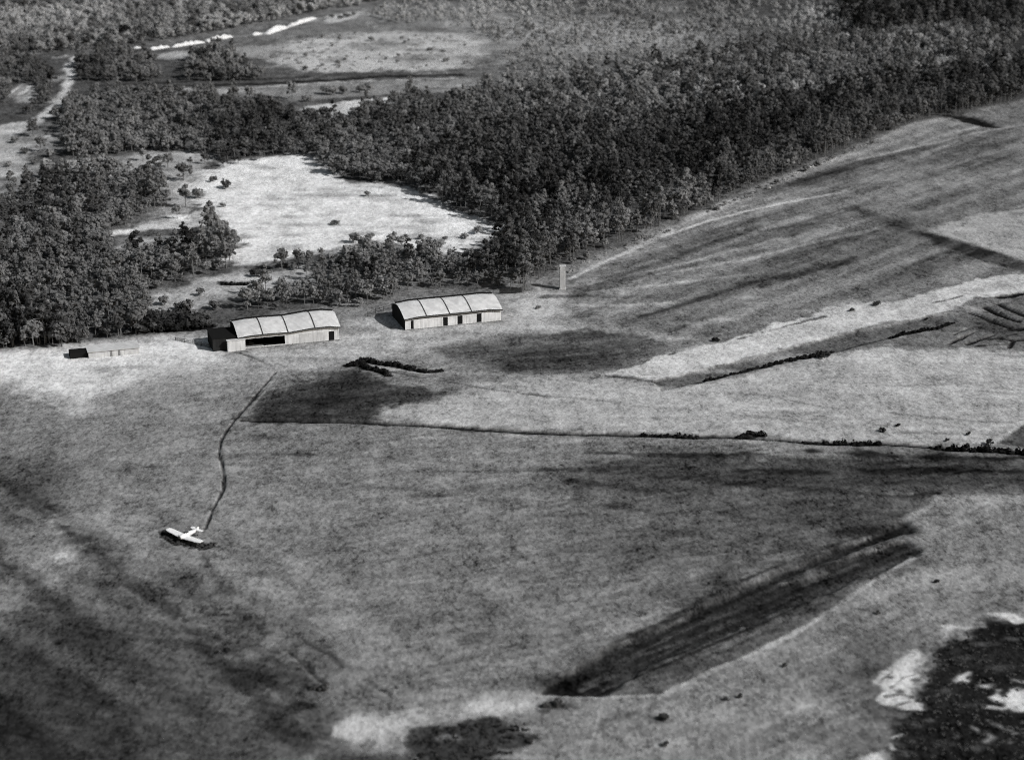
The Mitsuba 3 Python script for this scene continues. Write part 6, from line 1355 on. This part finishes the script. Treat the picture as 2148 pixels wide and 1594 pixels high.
# ---------------------------------------------------------------- hedges and heaps
def along(pts, step, seed):
    ls = LineString(pts); n = max(2, int(ls.length / step)); return [ls.interpolate(ls.length * i / (n - 1)) for i in range(n)]
for lab, pts, w, h in [
 ('thick black hedge below the hangars,upper of two',[(-44.6,519.1),(-42.5,522.5),(-39.6,520.3),(-33.3,517.0),(-27.7,514.0),(-24.5,512.4)],1.86,1.14),
 ('short black hedge piece right of the upper hedge below the hangars',[(-23.3,512.4),(-20.1,513.2)],1.08,0.71),
 ('black hedge below the hangars,lower of two',[(-47.3,517.8),(-44.1,519.1),(-41.1,515.3),(-37.8,512.4),(-34.8,509.1)],2.0,1.14),
 ('black hedge on the boundary ditch,leftmost piece',[(34.1,462.0),(40.2,460.9),(47.7,460.3)],1.51,1.07),
 ('short black hedge on the boundary ditch,second from left',[(58.0,460.6),(61.9,462.0),(65.1,461.3)],1.64,1.29),
 ('long black hedge on the boundary ditch,third from left',[(75.2,456.2),(84.8,455.2),(94.1,455.9)],1.72,1.36),
 ('long black hedge at the right end of the boundary ditch',[(107.6,453.2),(112.1,451.9),(119.2,451.2),(126.8,449.9),(131.3,448.9)],1.79,1.43),
 ('low black hedge along the foot of the sloping bank,left piece',[(54.2,505.1),(62.9,511.1),(71.7,517.0),(77.9,522.0)],1.08,0.78),
 ('low black hedge along the foot of the sloping bank,middle piece',[(79.4,522.9),(86.8,526.8),(94.3,530.2)],1.0,0.78),
 ('black toothed hedge at the right end of the sloping bank',[(113.4,544.2),(123.4,549.7),(130.0,553.9),(134.7,558.2)],1.22,1.14),
 ('dark hedge behind the sandy ground,left of the left hangar',[(-111.2,552.1),(-104.6,551.1),(-97.5,552.1),(-92.1,554.9)],3.6,3.6),
 ('dark hedge in the rough clearing behind the left hangar',[(-94.7,599.2),(-90.9,598.7),(-86.6,599.2)],0.99,0.87),
]:
    k = numbered('hedge'); r = np.random.default_rng(len(labels)); lobes = []
    for p in along(pts, w * .38, 0):
        jx, jy = r.normal(0, .22 * w, 2); rr = w * r.uniform(.3, .62); hh = h * r.uniform(.4, 1.3)
        lobes.append(((p.x + jx, p.y + jy, gz(p.x, p.y) + hh * .35), (rr, rr, hh * .65)))
    scene[k] = leaf_shape(foliage(lobes, 30 * len(lobes), .5, len(labels), .45), 'hedge_leaf'); tag(k, lab, 'hedge')
for lab, pts, w, h in [
 ('leftmost small white spoil heap of the far row',[(-208.9,1056.5),(-203.6,1058.1)],4.05,1.48),
 ('second white spoil heap from the left in the far row',[(-200.1,1050.3),(-190.2,1061.2)],4.56,2.04),
 ('long white spoil heap,third from the left in the far row',[(-188.8,1059.7),(-173.6,1077.2)],4.56,2.04),
 ('white spoil heap,fourth from the left,with a high hump',[(-172.7,1078.8),(-160.2,1095.3)],5.06,2.61),
 ('small white spoil heap in the gap of the far row',[(-149.2,1100.4),(-145.1,1107.2)],4.56,2.04),
 ('white spoil heap with a pointed hump,second from the right',[(-141.9,1103.7),(-137.4,1119.2),(-133.0,1129.8)],5.06,2.79),
 ('rightmost tapering white spoil heap of the far row',[(-132.4,1131.5),(-126.5,1147.8),(-119.7,1166.3)],4.56,2.04),
 ('white rubble heap in a gap of the dark wood,upper right',[(216.6,1000.2),(224.5,1011.6)],4.05,1.86),
]:
    k = numbered('spoil_heap'); r = np.random.default_rng(500 + len(labels)); ls = LineString(pts); n = max(4, int(ls.length / 1.6)); V_, F_ = [], []; m_ = 9
    for i in range(n):
        p = ls.interpolate(ls.length * i / (n - 1)); q = ls.interpolate(min(ls.length, ls.length * i / (n - 1) + .5)); p0 = ls.interpolate(max(0, ls.length * i / (n - 1) - .5))
        t = np.array([q.x - p0.x, q.y - p0.y]); t /= np.linalg.norm(t); nrm = np.array([-t[1], t[0]]); env = math.sin(PI * (i + .25) / (n - .5)) ** .5 * r.uniform(.6, 1.2)
        for j in range(m_):
            u = j / (m_ - 1) * 2 - 1; V_.append([p.x + nrm[0] * u * w * .5 + r.normal(0, .12), p.y + nrm[1] * u * w * .5 + r.normal(0, .12), -.25 + env * h * (1 - u * u) ** 1.2 + r.normal(0, .09)])
    for i in range(n - 1):
        for j in range(m_ - 1): F_ += [[i * m_ + j, i * m_ + j + 1, (i + 1) * m_ + j + 1], [i * m_ + j, (i + 1) * m_ + j + 1, (i + 1) * m_ + j]]
    scene[k] = mikit.ply(trimesh.Trimesh(V_, F_, process=False), 'chalk', 40); tag(k, lab, 'spoil heap')

# ---------------------------------------------------------------- hangars
def frame(p, q):
    """local x along the front from p to q, y to the back, z up"""
    a = math.degrees(math.atan2(q[1] - p[1], q[0] - p[0])); return T().translate([p[0], p[1], 0.0]).rotate([0, 0, 1], a), math.hypot(q[0] - p[0], q[1] - p[1])
def plate(poly2, y0, y1):
    m = trimesh.creation.extrude_polygon(poly2, y1 - y0, engine='earcut'); v = np.array(m.vertices)
    m = trimesh.Trimesh(np.c_[v[:, 0], y0 + (y1 - y0 - v[:, 2]), v[:, 1]], m.faces, process=False); m.fix_normals(); return m
def rect(a, b, c, d): return Polygon([(a, c), (b, c), (b, d), (a, d)])
def hangar(label, p, q, D, wall, rise, seams, sag, openings, doors, panels, fascia):
    m, L_ = frame(p, q); h = thing('hangar', label, 'hangar')
    dz = lambda u: np.interp(u / L_, sag[0], sag[1])
    prof = lambda y: rise * (1 - np.abs((y - D / 2) / (D / 2)) ** 1.55)
    us = np.linspace(0, L_, 41)
    front = Polygon([(0, -.3), (L_, -.3)] + [(u, wall + dz(u) - .06) for u in us[::-1]])
    for a, b, c, d in openings + doors: front = front.difference(rect(a * L_, b * L_, c, d))
    part(h, 'front_wall', plate(front, 0, .22), 'white_wall', m=m)
    part(h, 'rear_wall', plate(Polygon([(.22, -.3), (L_ - .22, -.3)] + [(u, wall + dz(u) - .06) for u in np.clip(us, .22, L_ - .22)[::-1]]), D - .22, D), 'white_wall', m=m)
    for u0, u1, lb in ((0, .2, 'end wall with its shade painted dark'), (L_ - .2, L_, None)):
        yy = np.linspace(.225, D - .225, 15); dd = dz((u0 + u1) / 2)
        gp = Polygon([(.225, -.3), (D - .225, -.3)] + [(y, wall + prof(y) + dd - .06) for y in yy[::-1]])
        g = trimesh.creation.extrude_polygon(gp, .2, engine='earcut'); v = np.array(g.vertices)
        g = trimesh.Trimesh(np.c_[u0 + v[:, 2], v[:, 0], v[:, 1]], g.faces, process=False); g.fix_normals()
        part(h, 'end_wall', g, 'dark_boards_and_shade' if lb else 'white_wall', label=lb, m=m)  # shade of the left end is put into its colour; right end stays pale
    part(h, 'floor', box(.25, L_ - .25, .25, D - .25, -.2, .06), 'black_paint_and_shade', m=m)  # floor coloured black to paint the shade inside the opening
    ed = [-.4] + [s * L_ for s in seams] + [L_ + .4]; yy = np.linspace(-.55, D + .35, 22)
    def skin(a, b, lift, th):
        uu = np.linspace(a, b, 7); top = np.array([[[u, y, wall + prof(np.clip(y, -.6, D + .6)) + dz(u) + lift + th] for y in yy] for u in uu]); bot = top - [0, 0, th]
        n1, n2 = len(uu), len(yy); idx = np.arange(n1 * n2).reshape(n1, n2); f = []
        for i in range(n1 - 1):
            for j in range(n2 - 1): f += [[idx[i, j], idx[i + 1, j], idx[i + 1, j + 1]], [idx[i, j], idx[i + 1, j + 1], idx[i, j + 1]]]
        f = np.array(f); nn = n1 * n2; ring = np.concatenate([idx[:, 0], idx[-1, 1:], idx[-2::-1, -1], idx[0, -2:0:-1]]); e = []
        for i in range(len(ring)):
            a_, b_ = ring[i], ring[(i + 1) % len(ring)]; e += [[b_, a_, a_ + nn], [b_, a_ + nn, b_ + nn]]
        return trimesh.Trimesh(np.vstack([top.reshape(-1, 3), bot.reshape(-1, 3)]), np.vstack([f, f[:, ::-1] + nn, e]), process=False)
    roof = part(h, 'roof', skin(-.38, L_ + .38, -.07, .06), 'plain_timber', m=m)          # boarded deck under the sheets
    for a, b in zip(ed[:-1], ed[1:]): part(roof, 'panel', skin(a + .03, b - .03, 0, .12), 'pale_roof', 35, m=m)
    for s in seams: part(roof, 'rib', skin(s * L_ - .19, s * L_ + .19, .05, .14), 'dark_trim', 35, m=m)
    rings = []
    for u in np.linspace(-.35, L_ + .35, 41):
        c = np.array([u, D * .66, wall + prof(D * .66) + dz(u) + .22]); rings.append(c + np.array([[0, -.25, -.2], [0, .25, -.2], [0, .25, .3], [0, -.25, .3]]))
    part(roof, 'ridge_vent', loft(rings), 'black_paint_and_shade', m=m)
    g = []
    for u in np.linspace(-.35, L_ + .35, 41):
        c = np.array([u, -.62, wall + prof(-.55) + dz(u) - .02]); g.append(c + np.array([[0, -.12, -.2], [0, .09, -.2], [0, .09, .14], [0, -.12, .14]]))
    part(roof, 'gutter', loft(g), 'dark_trim', m=m)
    if fascia:
        g = [np.array([u, -.05, wall + dz(u) - .95]) + np.array([[0, -.06, -.09], [0, .05, -.09], [0, .05, .09], [0, -.06, .09]]) for u in np.linspace(L_ * .06, L_ * .95, 25)]
        part(h, 'drip_rail', loft(g), 'dark_trim', m=m)
    for a, b, c, d in openings: part(h, 'door_track', box(a * L_ - .3, b * L_ + .3, -.16, -.003, d + .05, d + .22), 'white_wall', m=m)
    for a, b, c, d in doors: part(h, 'door', box(a * L_ + .01, b * L_ - .01, .1, .2, c + .01, d - .01), 'black_paint_and_shade', m=m, label='black door leaf set back in the pale wall')
    for a, b, c, d in panels: part(h, 'sliding_door', box(a * L_, b * L_, -.1, -.003, c, d), 'door_panel', m=m)
    part(h, 'plinth', cat([box(.0, L_, -.2, -.003, -.3, .16)]), 'plain_timber', m=m)
    return h, m, L_
HA, HB = [[(-80.1, 532.4), (-51.5, 541.4)], [(-32.3, 550.6), (-3.4, 560.2)]]
h1, m1, L1 = hangar('left pale hangar of the two, with a long black door opening and four roof bays', HA[0], HA[1], 15.5, 4.3, 1.9, [.235, .485, .755], ([0, .1, .28, .5, .72, .9, 1], [-.4, -.05, .05, -.1, .5, .55, .05]),
    [(.062, .455, .4, 3.0)], [(.895, .95, .12, 2.9)], [(.60, .685, .12, 3.0), (.69, .775, .12, 3.0), (.78, .86, .12, 3.0)], False)
an = part(h1, 'annex', box(-3.6, 1.6, -1.3, -.205, -.3, 3.3), 'white_wall', m=m1, label='pale lean-to at the left corner of the hangar')
part(an, 'roof', box(-3.8, 1.75, -1.5, -.21, 3.3, 3.5), 'pale_roof', m=m1)
lt = part(h1, 'added_shade_block', box(-7.6, -.01, .6, 10.5, -.3, 3.7), 'dark_boards_and_shade', m=m1, label='black block added as shadow at the left end of the hangar')  # made-up block standing in for the shadow beside the hangar
part(lt, 'roof', box(-7.8, -.02, .4, 10.7, 3.71, 3.85), 'black_paint_and_shade', m=m1)
hangar('right pale hangar of the two, with a row of four narrow black doors', HB[0], HB[1], 15.5, 4.15, 2.0, [.215, .455, .685], ([0, .12, .3, .6, .88, 1], [-.35, .1, .15, .1, .2, -.2]),
    [], [(.058, .088, .2, 2.9), (.392, .442, .2, 3.0), (.542, .596, .2, 3.0), (.744, .796, .2, 3.05)], [], True)

# ---------------------------------------------------------------- small buildings, mast, fences
m, L_ = frame(*[(-122.6, 524.2), (-108.8, 528.5)])
s = thing('shed', 'low white shed with a flat roof on the sandy ground at the far left', 'shed')
for b in (box(0, L_, 0, .2, -.3, 1.9), box(0, L_, 5.8, 6, -.3, 1.9), box(L_ - .2, L_, .203, 5.797, -.3, 1.9)): part(s, 'wall', b, 'dull_wall', m=m)
part(s, 'end_wall', box(0, .2, .203, 5.797, -.3, 1.9), 'dark_boards_and_shade', m=m, label='end wall of the white shed with its shade painted dark')  # shade on this end is put into the wall colour
part(s, 'roof', box(-.3, L_ + .3, -.4, 6.3, 1.9, 2.03), 'dull_wall', m=m)
for a in (.42, .58): part(s, 'door', box(a * L_, a * L_ + .7, -.05, -.003, 0, 2.0), 'plain_timber', m=m)
part(s, 'added_shade_block', box(-5.2, -.01, 1.0, 5.0, -.3, 1.7), 'black_paint_and_shade', m=m, label='black block added as shade at the left end of the shed')  # made-up block in place of the shade left of the shed
px, py = (16.4, 594.4)
s = thing('tower', 'tall narrow pale boarded tower at the edge of the dark wood', 'tower'); w = .92
part(s, 'shaft', loft([np.array([[px - a, py - a, z], [px + a, py - a, z], [px + a, py + a, z], [px - a, py + a, z]]) for a, z in ((w, -.5), (w * .98, 7.6))]), 'dull_wall')
part(s, 'cap', box(px - 1.02, px + 1.02, py - 1.02, py + 1.02, 7.6, 7.8), 'dull_wall')
part(s, 'base', box(px - 1.12, px + 1.12, py - 1.12, py + 1.12, -.3, .35), 'dull_wall')
part(s, 'ladder', cat([box(px - w - .12, px - w - .06, py - .3, py - .24, 0, 7.6)] + [box(px - w - .12, px - w - .06, py + .24, py + .3, 0, 7.6)] + [box(px - w - .11, px - w - .07, py - .24, py + .24, z, z + .05) for z in np.arange(.4, 7.6, .4)]), 'dark_trim')
for lab, pts, hgt, boards in [
 ('dark post and rail fence left of the right hangar',[(-44.6,564.6),(-41.4,568.5),(-38.2,571.5),(-35.4,574.5)],1.5,False),
 ('low black board fence right behind the right hangar',[(-4.0,588.5),(-0.6,588.5),(3.1,590.1)],1.5,True),
 ('dark rail fence left of the left hangar',[(-100.3,541.0),(-95.4,538.7),(-89.1,534.7),(-83.8,531.6)],0.9,False),
]:
    f = thing('fence', lab, 'fence'); P_ = along(pts, 2.6, 0)
    for p in P_: part(f, 'post', box(p.x - .09, p.x + .09, p.y - .09, p.y + .09, -.4, hgt + .15), 'dark_trim')
    for p, q in zip(P_[:-1], P_[1:]):
        mm, ll = frame((p.x, p.y), (q.x, q.y))
        for z in ([hgt * .5, hgt * .9] if not boards else np.arange(.12, hgt, .34)): part(f, 'rail' if not boards else 'board', box(.1, ll - .1, -.03, .03, z, z + (.1 if not boards else .3)), 'dark_trim' if not boards else 'dark_boards_and_shade', m=mm)

# ---------------------------------------------------------------- the aeroplane
ax, ay, ang = (-73.80000000000001, 395.9, -129.3)
m = T().translate([ax, ay, gz(ax, ay) + 0.02])  .rotate([0, 0, 1], ang).scale([0.70, 1.0, 0.9])           # local +x to the nose, y to the left wing
a = thing('aeroplane', 'small white low-wing aeroplane standing on the grass at the end of the winding ditch', 'aeroplane')
def ell(x, cz, ry, rz, n=14):
    t = np.arange(n) * 2 * PI / n; return np.stack([np.full(n, x), ry * np.cos(t), cz + rz * np.sin(t)], 1)
part(a, 'fuselage', loft([ell(*e) for e in ((2.5, 1.35, .36, .38), (2.2, 1.35, .58, .55), (1.2, 1.38, .72, .68), (0, 1.42, .76, .74), (-1.4, 1.42, .66, .62), (-3, 1.44, .48, .44), (-4.6, 1.5, .28, .26), (-5.4, 1.55, .1, .16))]), 'aircraft_white', 50, m=m)
def wing(half, c0, c1, x0, sweep, z0, dih, th, sgn):
    r = []
    for k in np.linspace(0, 1, 6):
        c = c0 + (c1 - c0) * k; 
        if k == 1: c *= .8
        xs = np.array([.5, .42, .2, -.15, -.5, -.15, .2, .42]) * c; zs = np.array([0, .55, .8, .55, 0, -.3, -.4, -.3]) * th * (1 - .45 * k) * c
        r.append(np.stack([x0 - sweep * k + xs, np.full(8, sgn * (half * k)), z0 + dih * k + zs], 1))
    return loft(r)
for sg in (1, -1): part(a, 'wing', wing(5.7, 3.0, 2.4, .55, .12, 1.02, .42, .13, sg), 'aircraft_white', 40, m=m)
for sg in (1, -1): part(a, 'tailplane', wing(1.9, 1.6, 1.2, -4.75, .15, 1.66, .05, .1, sg), 'aircraft_white', 40, m=m)
fin = trimesh.creation.extrude_polygon(Polygon([(-4.2, 1.6), (-5.55, 1.5), (-5.75, 1.9), (-5.6, 2.25), (-5.2, 2.3), (-4.8, 2.0)]), .1, engine='earcut'); v = np.array(fin.vertices)
part(a, 'fin', trimesh.Trimesh(np.c_[v[:, 0], v[:, 2] - .05, v[:, 1]], fin.faces[:, ::-1], process=False), 'aircraft_white', m=m)
part(a, 'canopy', loft([ell(*e) for e in ((1.0, 1.85, .1, .1), (.6, 1.95, .4, .36), (-.3, 1.98, .42, .4), (-1.0, 1.9, .32, .3), (-1.6, 1.8, .08, .08))]), 'dark_glass', 50, m=m)
part(a, 'cowling', loft([ell(*e) for e in ((2.505, 1.35, .345, .365), (2.72, 1.35, .3, .31), (2.95, 1.35, .14, .14), (3.1, 1.35, .03, .03))]), 'dark_trim', 50, m=m)
for sg in (1, -1):
    b = loft([np.array([[2.98 + .03, 0.06, 1.35 + sg * .12], [2.98 - .03, -.06, 1.35 + sg * .12], [2.96, -.07, 1.35 + sg * .12]]), np.array([[3.0, .09, 1.35 + sg * .6], [2.96, -.09, 1.35 + sg * .6], [2.94, -.1, 1.35 + sg * .6]]), np.array([[2.985, .04, 1.35 + sg * 1.0], [2.97, -.04, 1.35 + sg * 1.0], [2.96, -.05, 1.35 + sg * 1.0]])])
    part(a, 'propeller_blade', b, 'dark_trim', m=m)
for x, y, rr in ((1.0, 1.15, .3), (1.0, -1.15, .3), (-5.0, 0, .15)):
    w_ = trimesh.creation.cylinder(radius=rr, height=.2, sections=18); w_.apply_transform(trimesh.transformations.rotation_matrix(PI / 2, [1, 0, 0])); w_.apply_translation((x, y, rr))
    part(a, 'wheel', w_, 'rubber', 40, m=m); part(a, 'undercarriage_leg', tube((x, y, rr), (x - .1, y, 1.1 if rr > .2 else 1.5), .07), 'aircraft_white', m=m)
